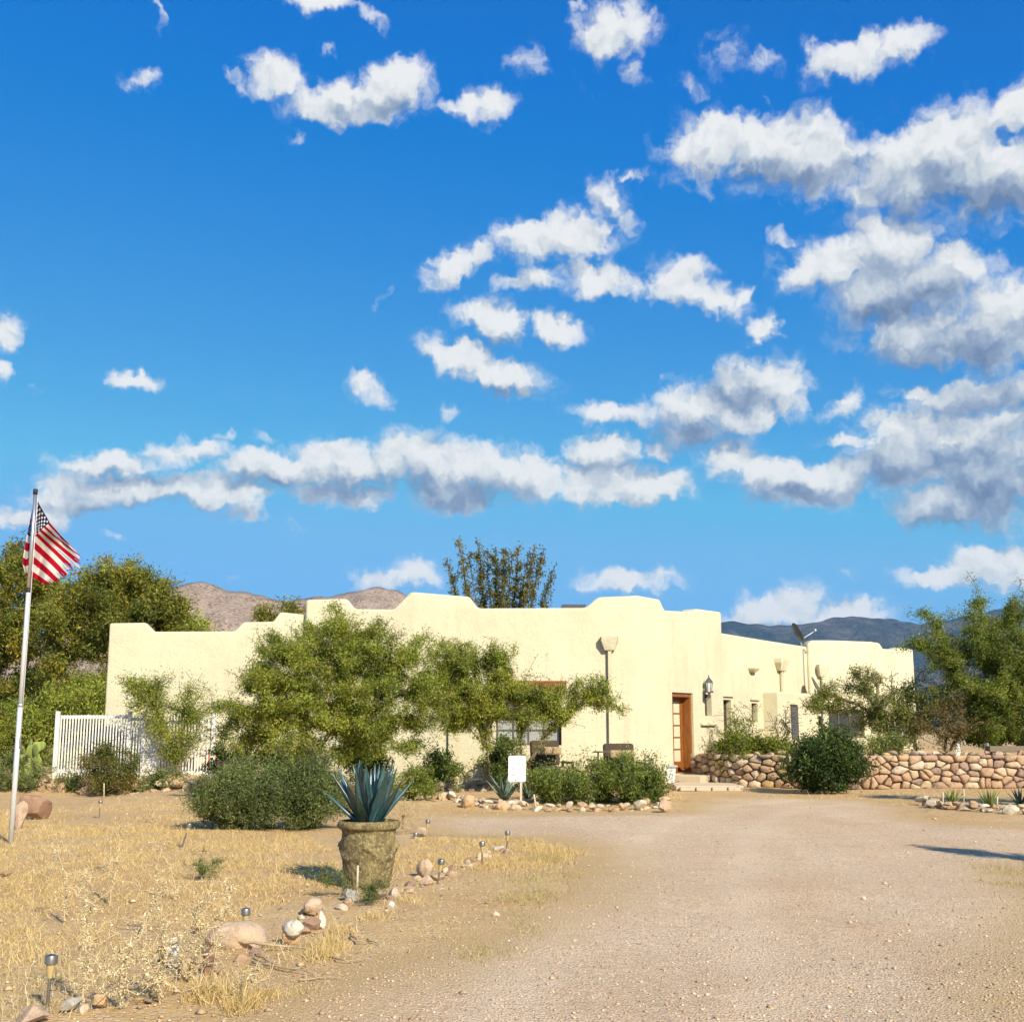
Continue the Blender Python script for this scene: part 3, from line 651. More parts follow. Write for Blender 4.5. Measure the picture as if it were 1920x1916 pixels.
# the door: frame, glazed leaf
door = RT.box('door', DS0 + 0.10, DS1 - 0.10, dz0 + 0.02, dz0 + 0.32, -0.36, -0.31, 'door_wood', house)
for nm, a, b, c, d, o0, o1 in (('jamb', DS0 + .003, DS0 + .10, dz0, DZ1 - .003, -.54, -.06), ('jamb', DS1 - .10, DS1 - .003, dz0, DZ1 - .003, -.54, -.06), ('head', DS0 + .10, DS1 - .10, DZ1 - .12, DZ1 - .003, -.54, -.06)):
    RT.box(nm, a, b, c, d, o0, o1, 'door_wood', door)
RT.box('threshold', DS0 + .10, DS1 - .10, dz0 + .003, dz0 + .02, -.50, -.04, 'door_wood', door)
L0, L1, Z0, Z1 = DS0 + .10, DS1 - .10, dz0 + .32, DZ1 - .12
RT.box('stile', L0, L0 + .15, Z0, Z1, -.36, -.31, 'door_wood', door); RT.box('stile', L1 - .15, L1, Z0, Z1, -.36, -.31, 'door_wood', door)
RT.box('rail', L0 + .15, L1 - .15, Z1 - .13, Z1, -.36, -.31, 'door_wood', door)
RT.box('curtain', L0 + .15, L1 - .15, Z0, Z1 - .13, -.40, -.38, 'curtain', door)
g0s, g1s = L0 + .15, L1 - .15; hz = (Z1 - .13 - Z0) / 5
for j in range(5):
    for i in range(2):
        a = g0s + (g1s - g0s) * i / 2
        RT.box('pane', a + .015, a + (g1s - g0s) / 2 - .015, Z0 + j * hz + .015, Z0 + (j + 1) * hz - .015, -.345, -.338, 'glass' if i else 'door_curtain', door)
    if j: RT.box('muntin', g0s, g1s, Z0 + j * hz - .02, Z0 + j * hz + .02, -.352, -.318, 'door_wood', door)
RT.box('muntin', (g0s + g1s) / 2 - .02, (g0s + g1s) / 2 + .02, Z0, Z1 - .13, -.355, -.321, 'door_wood', door)
RT.box('handle', L0 + .05, L0 + .10, dz0 + .98, dz0 + 1.12, -.309, -.25, 'black', door, 0.01)

# roof-water boxes (canales) with their downspouts
def canale(P, px, py0, py1, wpx, pipe_to, pw_=0.10):
    s, z1 = P.sz(px, py0); z0 = P.sz(px, py1)[1]; hw = (P.sz(px + wpx / 2, py0)[0] - P.sz(px - wpx / 2, py0)[0]) / 2
    bm = bmesh.new()
    T_ = [(-hw, z1), (hw, z1), (hw, z1 - (z1 - z0) * .35), (hw * .62, z0), (-hw * .62, z0), (-hw, z1 - (z1 - z0) * .35)]
    o_in = [P.at(s + a, 0.003, b) for a, b in T_]; dp = [.24, .24, .24, .15, .15, .24]
    o_out = [P.at(s + a, d_, b) for (a, b), d_ in zip(T_, dp)]
    vi = [bm.verts.new(p) for p in o_in]; vo = [bm.verts.new(p) for p in o_out]
    bm.faces.new(vo); bm.faces.new(vi[::-1])
    for i in range(6): j = (i + 1) % 6; bm.faces.new([vi[i], vi[j], vo[j], vo[i]])
    bmesh.ops.recalc_face_normals(bm, faces=bm.faces)
    bmesh.ops.bevel(bm, geom=list(bm.edges), offset=.012, segments=2, affect='EDGES')
    o = link('roof_drain_box', bm_mesh('roof_drain_box', bm), M['stucco'], house)
    if pipe_to is not None: P.box('downspout', s - pw_ / 2, s + pw_ / 2, pipe_to, z0 - .002, 0.03, 0.12, 'stucco', o, 0.01)
    return o
canale(FR, 1142, 1193, 1220, 32, 0.05); canale(FR, 846, 1193, 1216, 26, 0.05)
canale(R3, 1461, 1235, 1258, 18, R3.sz(1461, 1296)[1]); canale(B1, 1539, 1246, 1269, 18, 1.2); canale(B2, 1643, 1258, 1281, 16, 1.3); canale(R3, 1408, 1252, 1260, 10, None)
# projecting bay on the set-back wing
b0, b1 = R3.sz(1430, 1297)[0], R3.sz(1496, 1302)[0]; bz = R3.sz(1450, 1298)[1]
R3.box('bay', b0, b1, -0.1, bz, -0.1, 0.55, 'stucco', house, 0.05)
bay_p = R3.at(0, .55, 0); R3b = Plane((bay_p.x, bay_p.y), R3.d)
v0, v1 = R3b.sz(1482, 1324), R3b.sz(1496, 1385)
R3b.box('shutter', v0[0], v1[0], v1[1], v0[1], 0.003, 0.05, 'darkgrey', house)
R3b.box('bay_shelf', v0[0] - .05, v1[0] + .05, v0[1] + .06, v0[1] + .11, 0.003, 0.16, 'stucco', house)
# conduit beside the corner, loose cable at its head
s, zt = R3.sz(1505, 1216); zb = R3.sz(1505, 1325)[1]
polytube('conduit', [R3.at(s, .03, zb), R3.at(s, .03, (zb + zt) / 2), R3.at(s, .03, zt), R3.at(s + .2, .05, zt - .12), R3.at(s + .5, .05, zt - .02), R3.at(s + .42, .05, zt + .22)], 0.018, M['grey'], house)
# rooftop skylight
k = atY(1075, 1138, 38); box('skylight', (k.x, 38, k.z - .02), (0.72, 0.9, 0.12), M['darkgrey'], house)
# wooden awning over the front window, half hidden by the tree
aw0, aw1 = FR.sz(950, 1278), FR.sz(1060, 1298)
FR.box('awning', aw0[0], aw1[0], aw1[1] - .02, aw0[1], 0.003, 0.75, 'rust', house, 0.02)
for sx in (aw0[0] + .2, (aw0[0] + aw1[0]) / 2, aw1[0] - .2): FR.box('awning_bracket', sx - .04, sx + .04, aw1[1] - .35, aw1[1] - .024, 0.003, 0.30, 'rust', house)

# porch lantern
lz = RT.sz(1318, 1290); ln = empty('wall_lantern', RT.at(lz[0], 0.0, lz[1] - .28), RT.rz); tag(ln, 'black scrolled wall lantern between the wooden door and the small window', 'lantern')
def lpart(o, z): o.location = (0, -0.20, z); o.parent = ln; return o
lpart(lathe('lantern_base', [(.02, -.16), (.05, -.12), (.03, -.06), (.07, 0)], M['darkgrey'], None, 8), 0.16)
lpart(lathe('lantern_glass', [(.065, 0), (.105, .28)], M['palegrey'], None, 6, False), 0.162)
lpart(lathe('lantern_cap', [(.13, 0), (.10, .05), (.04, .13), (.015, .16), (.02, .19), (.004, .24)], M['darkgrey'], None, 6, False), 0.445)
for k in range(6):
    th = k * math.pi / 3
    polytube('lantern_bar', [(0.072 * math.cos(th), -.20 + .072 * math.sin(th), .162), (0.113 * math.cos(th), -.20 + .113 * math.sin(th), .445)], .009, M['darkgrey'], ln, 4)
polytube('bracket', [(0, -.004, .02), (0, -.08, -.10), (0, -.17, -.04), (0, -.20, .02)], .016, M['darkgrey'], ln)
box('backplate', (0, -.012, 0.02), (.10, .02, .30), M['darkgrey'], ln)

# satellite dishes
def dish(P, px, py, size, az, el, foot_px, label):
    pass
def satellite(base, tip_h, size, az, label, lean=0.15):
    root = empty('satellite_dish', base, az); tag(root, label, 'satellite dish', 'satellite dishes on the house')
    polytube('mast', [(0, 0, 0), (-.06, 0, tip_h * .35), (-.24, 0, tip_h * .72), (-.26, 0, tip_h)], .028, M['grey'], root)
    V = []; Fq = []; nr, nk = 6, 24
    for i in range(nr + 1):
        r = size * i / nr
        for k in range(nk): t = 2 * math.pi * k / nk; V.append((0.35 * (r / size) ** 2 * size * .45, r * math.cos(t), r * 1.12 * math.sin(t)))
    for i in range(nr):
        for k in range(nk): Fq.append([i * nk + k, i * nk + (k + 1) % nk, (i + 1) * nk + (k + 1) % nk, (i + 1) * nk + k])
    me = npmesh('reflector', V, Fq, True); o = link('reflector', me, M['darkgrey'], root); o.location = (-.20, 0, tip_h); o.rotation_euler = (0, R(-28), 0)
    sm = o.modifiers.new('s', 'SOLIDIFY'); sm.thickness = 0.025
    polytube('feed_arm', [(-.16, 0, tip_h - size * .75), (.12, 0, tip_h - size * .5), (.50, 0, tip_h + .06)], .016, M['palegrey'], root)
    box('receiver', (.52, 0, tip_h + .10), (.07, .18, .08), M['palegrey'], root, bev=.015)
    polytube('strut', [(-.24, 0, tip_h * .7), (-.10, .0, tip_h - .1)], .014, M['grey'], root)
    return root
f = R3.at(R3.sz(1511, 1211)[0], -.25, R3.sz(1511, 1211)[1]); satellite(f + Vector((0.1, 0, -.02)), 0.52, 0.34, R(8), 'dark grey satellite dish on the roof edge against the blue mountain')
f2 = B1.at(B1.sz(1520, 1330)[0], 0.9, B1.sz(1517, 1325)[1] - .1); satellite(f2, 0.72, 0.42, R(-20), 'lower satellite dish in front of the wall behind the mesquite twigs')
# the lower dish's pole to the ground
for o in [x for x in bpy.data.objects if x.get('label', '').startswith('lower satellite')]:
    polytube('pole', [(0, 0, 0.02), (0, 0, -1.7)], .035, M['grey'], o)

# steps at the door
st = empty('door_steps', (0, 0, 0)); tag(st, 'pale concrete landing and step below the wooden door', 'steps')
a0, a1 = onG(1255, 1476), onG(1366, 1473)
box('landing', ((a0.x + a1.x) / 2, 34.2, 0.04), (a1.x - a0.x, 2.0, 0.14), M['step'], st, bev=.02)
a2 = RT.at((DS0 + DS1) / 2, 0.55, 0)
RT.box('step', DS0 - .25, DS1 + .15, 0.0, 0.30, 0.02, 0.95, 'step', st, 0.02)
for k in range(4):
    x = a0.x + .1 + k * .42
    box('edging_block', (x + .16, 33.02, .03), (.38, .28, .09), M['step'], st, bev=.02)
# ------------------------------------------------------------------ stones
def rock_mesh(seed, sub=3, flat=0.75, ang=0.5):
    bm = bmesh.new(); bmesh.ops.create_icosphere(bm, subdivisions=sub, radius=1.0)
    r = random.Random(seed); off = Vector((r.uniform(-50, 50), r.uniform(-50, 50), r.uniform(-50, 50)))
    planes = [(Vector((r.gauss(0, 1), r.gauss(0, 1), r.gauss(0, 1))).normalized(), r.uniform(0.42, 0.82)) for _ in range(13)]
    for v in bm.verts:
        p = v.co.copy(); n = p.normalized()
        d = 1.0 + 0.30 * mnoise.noise(p * 0.9 + off) + 0.13 * mnoise.noise(p * 2.4 + off) + (0.06 * mnoise.noise(p * 6 + off) if sub > 2 else 0)
        q = n * d
        for pn, pd in planes:                     # knock flat facets into it
            k = q.dot(pn)
            if k > pd: q -= pn * (k - pd) * (0.85 * ang + 0.1)
        v.co = Vector((q.x, q.y * 0.85, q.z * flat))
    me = bm_mesh('stone', bm, True)
    me.set_sharp_from_angle(angle=R(30))
    return me
SMALL = [rock_mesh(i, 2, random.uniform(.6, .85), .9) for i in range(10)]
BIG = [rock_mesh(40 + i, 4, random.uniform(.65, .9), 1.0) for i in range(8)]
ROUND = rock_mesh(99, 4, .82, .35)
def put_stone(name, me, loc, size, mat, parent=None, rz=None, tilt=0.25):
    o = bpy.data.objects.new(name, me); COL.objects.link(o)
    if not me.materials: me.materials.append(mat)
    o.location = loc; o.scale = size if hasattr(size, '__len__') else (size,) * 3
    o.rotation_euler = (random.uniform(-tilt, tilt), random.uniform(-tilt, tilt), random.uniform(0, 6.28) if rz is None else rz)
    if o.material_slots and me.materials[0] != mat:
        o.material_slots[0].link = 'OBJECT'; o.material_slots[0].material = mat
    if parent: o.parent = parent
    return o

# dry stone wall: cells of a random partition, each cell a pillowed stone
def clip(poly, a, b, c):
    out = []
    for i in range(len(poly)):
        p, q = poly[i], poly[(i + 1) % len(poly)]
        dp, dq = a * p[0] + b * p[1] - c, a * q[0] + b * q[1] - c
        if dp <= 0: out.append(p)
        if dp * dq < 0: t = dp / (dp - dq); out.append((p[0] + t * (q[0] - p[0]), p[1] + t * (q[1] - p[1])))
    return out
def voronoi(W, H, cell, asp, rnd):
    n = int(W * H / cell); pts = []
    hh = math.sqrt(cell / asp); rows = max(2, round(H / hh)); hh = H / rows
    for r_ in range(rows):
        x = rnd.uniform(-.2, .1)
        while x < W + .2:
            w = hh * asp * rnd.uniform(.35, 1.9); pts.append((x + w / 2, (r_ + .5 + rnd.uniform(-.6, .6)) * hh)); x += w
    cells = []
    for i, p in enumerate(pts):
        poly = [(max(0, p[0] - 1), 0), (min(W, p[0] + 1), 0), (min(W, p[0] + 1), H), (max(0, p[0] - 1), H)]
        for j, q in enumerate(pts):
            if i == j or abs(q[0] - p[0]) > 1.2: continue
            a, b = (q[0] - p[0]) / asp, (q[1] - p[1]) * asp ** 0
            a, b = (q[0] - p[0]) / asp ** 2, (q[1] - p[1])
            c = (q[0] ** 2 - p[0] ** 2) / (2 * asp ** 2) + (q[1] ** 2 - p[1] ** 2) / 2
            poly = clip(poly, a, b, c)
            if len(poly) < 3: break
        if len(poly) >= 3: cells.append((p, poly))
    return cells
def pillow(cx, cyy, poly, depth, gap, rnd):
    """stone filling a wall cell: rounded outline, bulging face; local x along wall, y outwards (-), z up"""
    c = Vector((sum(p[0] for p in poly) / len(poly), sum(p[1] for p in poly) / len(poly)))
    P = [Vector(p) for p in poly]; out = []
    for i in range(len(P)):                                      # cut the corners: rounded stones
        a, b, d = P[i - 1], P[i], P[(i + 1) % len(P)]
        out += [b + (a - b) * rnd.uniform(.08, .22), b + (d - b) * rnd.uniform(.08, .22)]
    P = []
    for v in out:
        dv = v - c; L = dv.length
        P.append(c + dv * max(.3, (L - gap) / max(L, 1e-4)) * rnd.uniform(.88, 1.05))
    n = len(P); V = []; tx, tz = rnd.uniform(-.12, .12), rnd.uniform(-.2, .1)
    for sc, dy in ((.97, depth * .0), (1.0, -depth * .5), (.93, -depth * .84), (.66, -depth * 1.0)):
        for v in P:
            q = c + (v - c) * sc; yy = dy + (tx * (q.x - c.x) + tz * (q.y - c.y)) * (dy != 0) + rnd.uniform(-.012, .012)
            V.append((q.x - c.x, yy, q.y - c.y))
    V.append((0, -depth * 1.03, 0)); Fq = []
    for r_ in range(3):
        for i in range(n): j = (i + 1) % n; Fq.append([r_ * n + i, r_ * n + j, (r_ + 1) * n + j, (r_ + 1) * n + i])
    for i in range(n): Fq.append([3 * n + i, 3 * n + (i + 1) % n, 4 * n])
    return c, npmesh('stone', V, Fq, True)
sw = empty('dry_stone_wall', tuple(WALLP[2])); tag(sw, 'low retaining wall of tan and pink field stones along the drive', 'stone wall')
sw.location = (0, 0, 0)
rnd = random.Random(3); H = 0.90
SEG = []; acc = 0.0
for a, b in zip(WALLP[:-1], WALLP[1:]): SEG.append((acc, a, b)); acc += (b - a).length
def along(s):
    for s0, a, b in reversed(SEG):
        if s >= s0 or s0 == 0:
            d = (b - a).normalized(); return a + d * (s - s0), d
for s0, a, b in SEG:
    d = (b - a).normalized(); mid = (a + b) / 2 + Vector((-d.y, d.x, 0)) * .20
    box('wall_core', (mid.x, mid.y, .38), ((b - a).length + .06, .30, .86), M['core'], sw, math.atan2(d.y, d.x))
for (c, poly) in voronoi(acc, H, .044, 1.5, rnd):
    cc, me = pillow(0, 0, poly, rnd.uniform(.10, .22), .008, rnd)
    p, d = along(cc.x); p = p + Vector((-d.y, d.x, 0)) * .06
    o = link('stone', me, M['stone'], sw); o.location = (p.x, p.y, cc.y); o.rotation_euler = (0, 0, math.atan2(d.y, d.x))
x = 0.0
while x < acc:                                                    # loose cap stones
    w = rnd.uniform(.16, .36); p, d = along(x + w / 2); p = p + Vector((-d.y, d.x, 0)) * rnd.uniform(.05, .25)
    put_stone('cap_stone', SMALL[rnd.randrange(10)], (p.x, p.y, H + rnd.uniform(-.06, .08)), (w * .58, w * .45, w * rnd.uniform(.28, .55)), M['stone'], sw); x += w * rnd.uniform(.7, 1.2)

def border(name, label, px_line, size, rows, jitter, mat, cat='stone border', gap=0.8, lift=0.35, zigzag=0.0):
    """row of loose stones laid along a line on the ground"""
    root = empty(name); tag(root, label, cat)
    P = [onG(*q) for q in px_line]
    for r_ in range(rows):
        for a, b in zip(P[:-1], P[1:]):
            L = (b - a).length; x = random.uniform(0, .2)
            while x < L:
                s = random.uniform(*size) * (1.0 if random.random() < .8 else 1.5)
                p = a.lerp(b, x / L) + Vector((random.uniform(-jitter, jitter), random.uniform(-jitter, jitter) + r_ * size[1] * 1.5, 0))
                z = gz(p.x, p.y) + s * lift * .6 + r_ * size[1] * .5
                put_stone('stone', random.choice(SMALL), (p.x, p.y, z), (s, s * random.uniform(.65, 1), s * random.uniform(.55, .95)), M[mat], root)
                x += s * 2 * gap * random.uniform(.8, 1.35)
    return root
border('stone_border', 'curving border of pale rounded stones in front of the mesquite bed', [(735, 1502), (830, 1508), (900, 1516), (1000, 1520), (1110, 1521), (1200, 1519), (1255, 1513)], (.07, .155), 2, .10, 'pale_stone')
border('stone_border', 'ring of jumbled stones around the agave bed at the driveway edge', [(1735, 1508), (1770, 1516), (1830, 1522), (1890, 1528), (1960, 1530), (2050, 1528)], (.08, .17), 2, .10, 'pale_stone')
border('stone_border', 'flat tan slabs edging the cactus bed behind the flagpole', [(-40, 1489), (60, 1487), (150, 1490), (240, 1491), (330, 1492), (372, 1490)], (.10, .24), 2, .12, 'pale_stone', lift=.25)
border('stone_border', 'scattered rocks running along the dry lawn toward the drive', [(580, 1722), (640, 1700), (700, 1688), (760, 1666), (830, 1640), (880, 1622), (940, 1600), (965, 1590)], (.05, .105), 1, .14, 'stone', gap=1.1)
border('stone_border', 'sparse stones between the dead weeds at the bottom left', [(570, 1748), (500, 1782), (420, 1822), (330, 1862), (230, 1890), (120, 1908), (20, 1916)], (.04, .085), 1, .10, 'stone', gap=1.9)
border('stone_border', 'half buried stones round the foot of the big mesquite bed', [(800, 1492), (850, 1488), (905, 1492)], (.08, .16), 2, .22, 'stone', gap=1.0)

def boulder(name, label, px, py, wpx, hpx, mat='stone', me=None, rz=None, sink=.18, group=None, Yoff=0.0):
    """single rock whose foot is at picture point (px, py)"""
    p = onG(px, py); p.y += Yoff; k = p.y / F; w, h = wpx * k / 2, hpx * k / 2
    o = put_stone(name, me or random.choice(BIG), (p.x, p.y + w * .3, gz(p.x, p.y) + h * (1 - sink * 2) * .95), (w * 1.08, w * .95, h * 1.35), M[mat], None, rz, .12)
    tag(o, label, 'rock', group); return o
M['pinkrock'] = objtint('pink_rock', [(0.0, (0.52, 0.375, 0.25)), (0.5, (0.55, 0.40, 0.27))], scale=6)
M['redrock'] = objtint('red_rock', [(0.0, (0.36, 0.22, 0.14)), (0.5, (0.34, 0.21, 0.14))], scale=5)
M['whiterock'] = objtint('white_rock', [(0.0, (0.64, 0.57, 0.45)), (0.5, (0.66, 0.60, 0.50))], scale=6, dirt=.2)
M['orangerock'] = objtint('orange_rock', [(0.0, (0.55, 0.37, 0.20)), (0.5, (0.56, 0.39, 0.22))], scale=6)
M['greyrock'] = objtint('grey_rock', [(0.0, (0.46, 0.43, 0.37)), (0.5, (0.44, 0.41, 0.36))], scale=7)
boulder('boulder', 'reddish brown boulder behind the foot of the flagpole', 56, 1537, 66, 62, 'redrock', BIG[1], .4)
boulder('boulder', 'greyish upright slab leaning on the reddish boulder by the flagpole', 33, 1556, 30, 72, 'pinkrock', BIG[2], 1.2)
boulder('boulder', 'big smooth pinkish boulder beside the buried garden light', 448, 1775, 112, 66, 'pinkrock', ROUND, .2, .22)
boulder('rock', 'white blocky rock lying on top of an orange stone', 547, 1768, 46, 34, 'whiterock', ROUND, 2.1, -.38)
boulder('rock', 'orange stone under the white blocky rock', 548, 1766, 42, 40, 'orangerock', ROUND, .7, .12)
boulder('rock', 'round tan rock topping the cluster left of the planter foot', 588, 1716, 46, 34, 'pinkrock', ROUND, .9, 0)
boulder('rock', 'pale egg-shaped rock leaning below the round tan rock', 604, 1740, 22, 34, 'whiterock', BIG[6], 1.4, .05)
boulder('rock', 'flat brown rock at the foot of the rock cluster', 583, 1742, 44, 22, 'redrock', BIG[7], .3, .1)
boulder('rock', 'tall rounded tan rock beside the leaning garden light', 795, 1645, 32, 40, 'pinkrock', ROUND, 2.2, .1)
boulder('rock', 'low grey pink rock in front of the tall rounded one', 803, 1658, 36, 20, 'pinkrock', BIG[6], .5, .15)
boulder('rock', 'white jagged rock by the farthest garden light', 932, 1595, 32, 12, 'whiterock', BIG[2], .5, .1)
boulder('rock', 'pink rock at the roots of the tumbleweed beside the drive', 790, 1569, 22, 22, 'pinkrock', BIG[1], .1, .1)
boulder('rock', 'round orange boulder in the border below the mesquite trunk', 878, 1517, 36, 30, 'orangerock', ROUND, 1.2, .15)
boulder('rock', 'grey flaky rock at the foot of the nearest garden light', 130, 1905, 46, 40, 'greyrock', BIG[4], 1.0, .1)
boulder('rock', 'yellowish rock sunk among the dead branches', 345, 1838, 46, 50, 'orangerock', BIG[0], 2.0, .15)
boulder('rock', 'cream pointed rock behind the dead branches', 318, 1810, 36, 52, 'whiterock', BIG[7], .9, .1)
boulder('rock', 'dark brown rock at the end of the dead branches', 388, 1828, 30, 66, 'redrock', BIG[2], .5, .15)
boulder('rock', 'tan rock at the bottom edge beside the nearest light', 60, 1925, 80, 34, 'pinkrock', BIG[6], .2, .1)
boulder('rock', 'pale rock in the bottom corner among dry stalks', 185, 1898, 30, 34, 'orangerock', BIG[1], .6, .1)
boulder('rock', 'yellowish rock at the end of the shrub border', 1247, 1522, 34, 28, 'pinkrock', BIG[0], .3, .1)
boulder('rock', 'white rock in the dirt in front of the planter', 733, 1705, 16, 14, 'whiterock', BIG[7], .3, .1)
boulder('rock', 'pale rocks end stone just left of the planter stake', 655, 1690, 40, 26, 'greyrock', BIG[3], .8, .1)
boulder('rock', 'small dark rock at the left picture edge in the lawn', 8, 1645, 26, 16, 'redrock', BIG[4], .8, .1)
boulder('rock', 'tan straw-coloured boulder in front of the white picket fence', 348, 1466, 40, 40, 'orangerock', BIG[2], .2, .1)
# stacked flat slabs at the trunk of the middle mesquite
for k, (px, py, w) in enumerate([(893, 1487, 46), (897, 1479, 40), (890, 1472, 36)]):
    boulder('flat_rock', ['lowest of the stacked flat rocks left of the mesquite trunk', 'middle of the stacked flat rocks left of the mesquite trunk', 'topmost of the stacked flat rocks left of the mesquite trunk'][k], px, 1488, w, 11, 'pale_stone', BIG[k], .2 * k, -.55 * k, 'stacked flat rocks')
# ------------------------------------------------------------------ plants
def ell(px, py, rx, ry, Y, dens=1.0, dy=None):
    c = atY(px, py, Y); k = Y / F
    return (np.array(c), np.array([rx * k, (dy if dy is not None else (rx + ry) * .5) * k, ry * k]), dens)
def sample_ell(ells, n, r_, shell=0.55, gap=0.0, gs=1.2, cl=7, sg=0.055):
    """branch tips: little sprays of cl tips each, spread through the ellipsoids with gaps between"""
    w = np.array([e[1].prod() ** (2 / 3) * e[2] for e in ells]); w /= w.sum(); out = []; fail = 0
    while len(out) < n:
        e = ells[r_.choice(len(ells), p=w)]
        d = r_.normal(size=3); d /= np.linalg.norm(d); rad = r_.uniform(shell ** 3, 1.12) ** (1 / 3)
        p = e[0] + d * e[1] * rad
        if gap and fail < 40 and mnoise.noise(Vector(p) * gs) < gap - 0.5: fail += 1; continue
        fail = 0; sz = sg * float(e[0][1]) / 10.0 * r_.uniform(.7, 1.4)
        for _ in range(max(1, int(cl * r_.uniform(.5, 1.5)))):
            q = p + r_.normal(size=3) * np.array([1, 1, .55]) * sz
            if q[2] > 0.06: out.append(q)
    return np.array(out[:n])
def grow(trunks, A, r_, step=0.22, wob=0.06, pull=0.35):
    """branches from given trunk polylines out to the points A"""
    pos = []; par = []
    for tl in trunks:
        prev = -1
        for k, p in enumerate(tl):
            if k == 0: pos.append(np.array(p, float)); par.append(-1); prev = len(pos) - 1; continue
            a = pos[prev]; b = np.array(p, float); m = max(1, int(np.linalg.norm(b - a) / step))
            for s in range(1, m + 1):
                pos.append(a + (b - a) * s / m + (r_.normal(size=3) * wob * .35 if s < m else 0)); par.append(len(pos) - 2 if s > 1 else prev)
            prev = len(pos) - 1
    nb = len(pos); P = np.zeros((nb + len(A) * 40, 3)); P[:nb] = pos; cost = np.zeros(len(P)); n = nb
    for i in range(nb): cost[i] = 0 if par[i] < 0 else cost[par[i]] + np.linalg.norm(P[i] - P[par[i]])
    d0 = np.min(np.linalg.norm(A[:, None] - P[None, :nb], axis=2), axis=1)
    tips = []
    for i in np.argsort(d0):
        a = A[i]; dd = np.linalg.norm(P[:n] - a, axis=1)
        j = int(np.argmin(dd + pull * cost[:n] * .25 + np.where(P[:n, 2] > a[2] + .15, .5, 0)))
        b = P[j]; L = dd[j]; m = min(36, max(1, int(L / step)))
        # bow upwards or sideways a bit
        bow = r_.normal(size=3) * L * .10 + np.array([0, 0, -L * .05]); prev = j
        for s in range(1, m + 1):
            t = s / m
            q = b + (a - b) * t + bow * math.sin(math.pi * t) + (r_.normal(size=3) * wob * .5 if s < m else 0)
            P[n] = q; par.append(prev); cost[n] = cost[prev] + np.linalg.norm(q - P[prev]); prev = n; n += 1
        tips.append(prev)
    return P[:n], np.array(par), np.array(tips), nb
def wood(P, par, tips, rtrunk, rtwig, roots_r=None, expo=0.5):
    cnt = np.zeros(len(P)); cnt[tips] += 1
    for i in range(len(P) - 1, -1, -1):
        if par[i] >= 0: cnt[par[i]] += cnt[i]
    mx = max(1, cnt.max())
    rad = np.maximum(rtwig, rtrunk * (cnt / mx) ** expo)
    k = par >= 0
    return tube_np(P[par[k]], P[k], np.minimum(rad[par[k]], rad[k] * 1.35), rad[k], 5)
def leaves(P, par, tips, n_per, L, W, r_, spread, palette, droop=0.25, back=4, along=0.0, clumpvar=0.42, upright=0.0):
    """leaf-sized diamonds round the last stretch of every twig"""
    C = []; D = []; col = []
    pal = np.array(palette, float)
    for t in tips:
        chain = [t]
        for _ in range(back):
            q = par[chain[-1]]
            if q < 0: break
            chain.append(q)
        pts = P[chain]; m = r_.poisson(n_per)
        if m == 0: continue
        i = r_.integers(0, len(pts), m); jn = np.minimum(i + 1, len(pts) - 1); tt = r_.random((m, 1))
        c = pts[i] * (1 - tt) + pts[jn] * tt + r_.normal(size=(m, 3)) * spread
        ax = pts[0] - pts[-1]; ax = ax / (np.linalg.norm(ax) + 1e-6)
        d = r_.normal(size=(m, 3)) + ax * along; d[:, 2] -= droop; d[:, 2] += upright
        d /= np.linalg.norm(d, axis=1, keepdims=True)
        C.append(c); D.append(d)
        h = mnoise.noise(Vector(P[t]) * 0.9) * .5 + .5 + r_.normal() * .12
        f = np.clip(h + r_.normal(size=m) * .22, 0, .999) * (len(pal) - 1)
        lo = f.astype(int); fr = (f - lo)[:, None]
        cc = pal[lo] * (1 - fr) + pal[np.minimum(lo + 1, len(pal) - 1)] * fr
        col.append(cc * (1 + clumpvar * r_.normal() * .6) * r_.uniform(.75, 1.25, (m, 1)))
    C = np.concatenate(C); D = np.concatenate(D); col = np.clip(np.concatenate(col), .004, .9)
    n = len(C); LL = L * r_.uniform(.6, 1.35, (n, 1)); WW = W * r_.uniform(.7, 1.3, (n, 1))
    s = np.cross(D, r_.normal(size=(n, 3))); s /= np.linalg.norm(s, axis=1, keepdims=True)
    V = np.stack([C - D * LL * .5, C + s * WW * .5 + D * LL * .05, C + D * LL * .5, C - s * WW * .5 + D * LL * .05], axis=1).reshape(-1, 3)
    V[:, 2] = np.maximum(V[:, 2], 0.02)
    return V, np.arange(n * 4).reshape(-1, 4), np.repeat(col, 4, axis=0)
def plant(name, label, cat, trunks, ells, ntips, n_per, L, W, palette, seed, rtrunk=.09, rtwig=.006, spread=.09, shell=.5, gap=0.0, gs=1.2, droop=.25, back=4, step=.22, wob=.06, bark='bark', leafm='leaf',
          along=.3, group=None, extra=None, wood_name='trunk', leaf_name='crown', upright=0.0, pull=.35, expo=.5):
    r_ = np.random.default_rng(seed)
    A = sample_ell(ells, ntips, r_, shell, gap, gs)
    if extra is not None: A = np.concatenate([A, extra])
    P, par, tips, nb = grow([[tuple(p) for p in t] for t in trunks], A, r_, step, wob, pull)
    root = empty(name); tag(root, label, cat, group)
    V, Fq = wood(P, par, tips, rtrunk, rtwig, expo=expo)
    link(wood_name, npmesh(wood_name, V, Fq, True), M[bark], root)
    V, Fq, col = leaves(P, par, tips, n_per, L, W, r_, spread, palette, droop, back, along, upright=upright)
    link(leaf_name, npmesh(leaf_name, V, Fq, False, col), M[leafm], root)
    return root
MESQ = [(0.105, 0.141, 0.024), (0.184, 0.225, 0.035), (0.271, 0.306, 0.046), (0.376, 0.36, 0.054)]
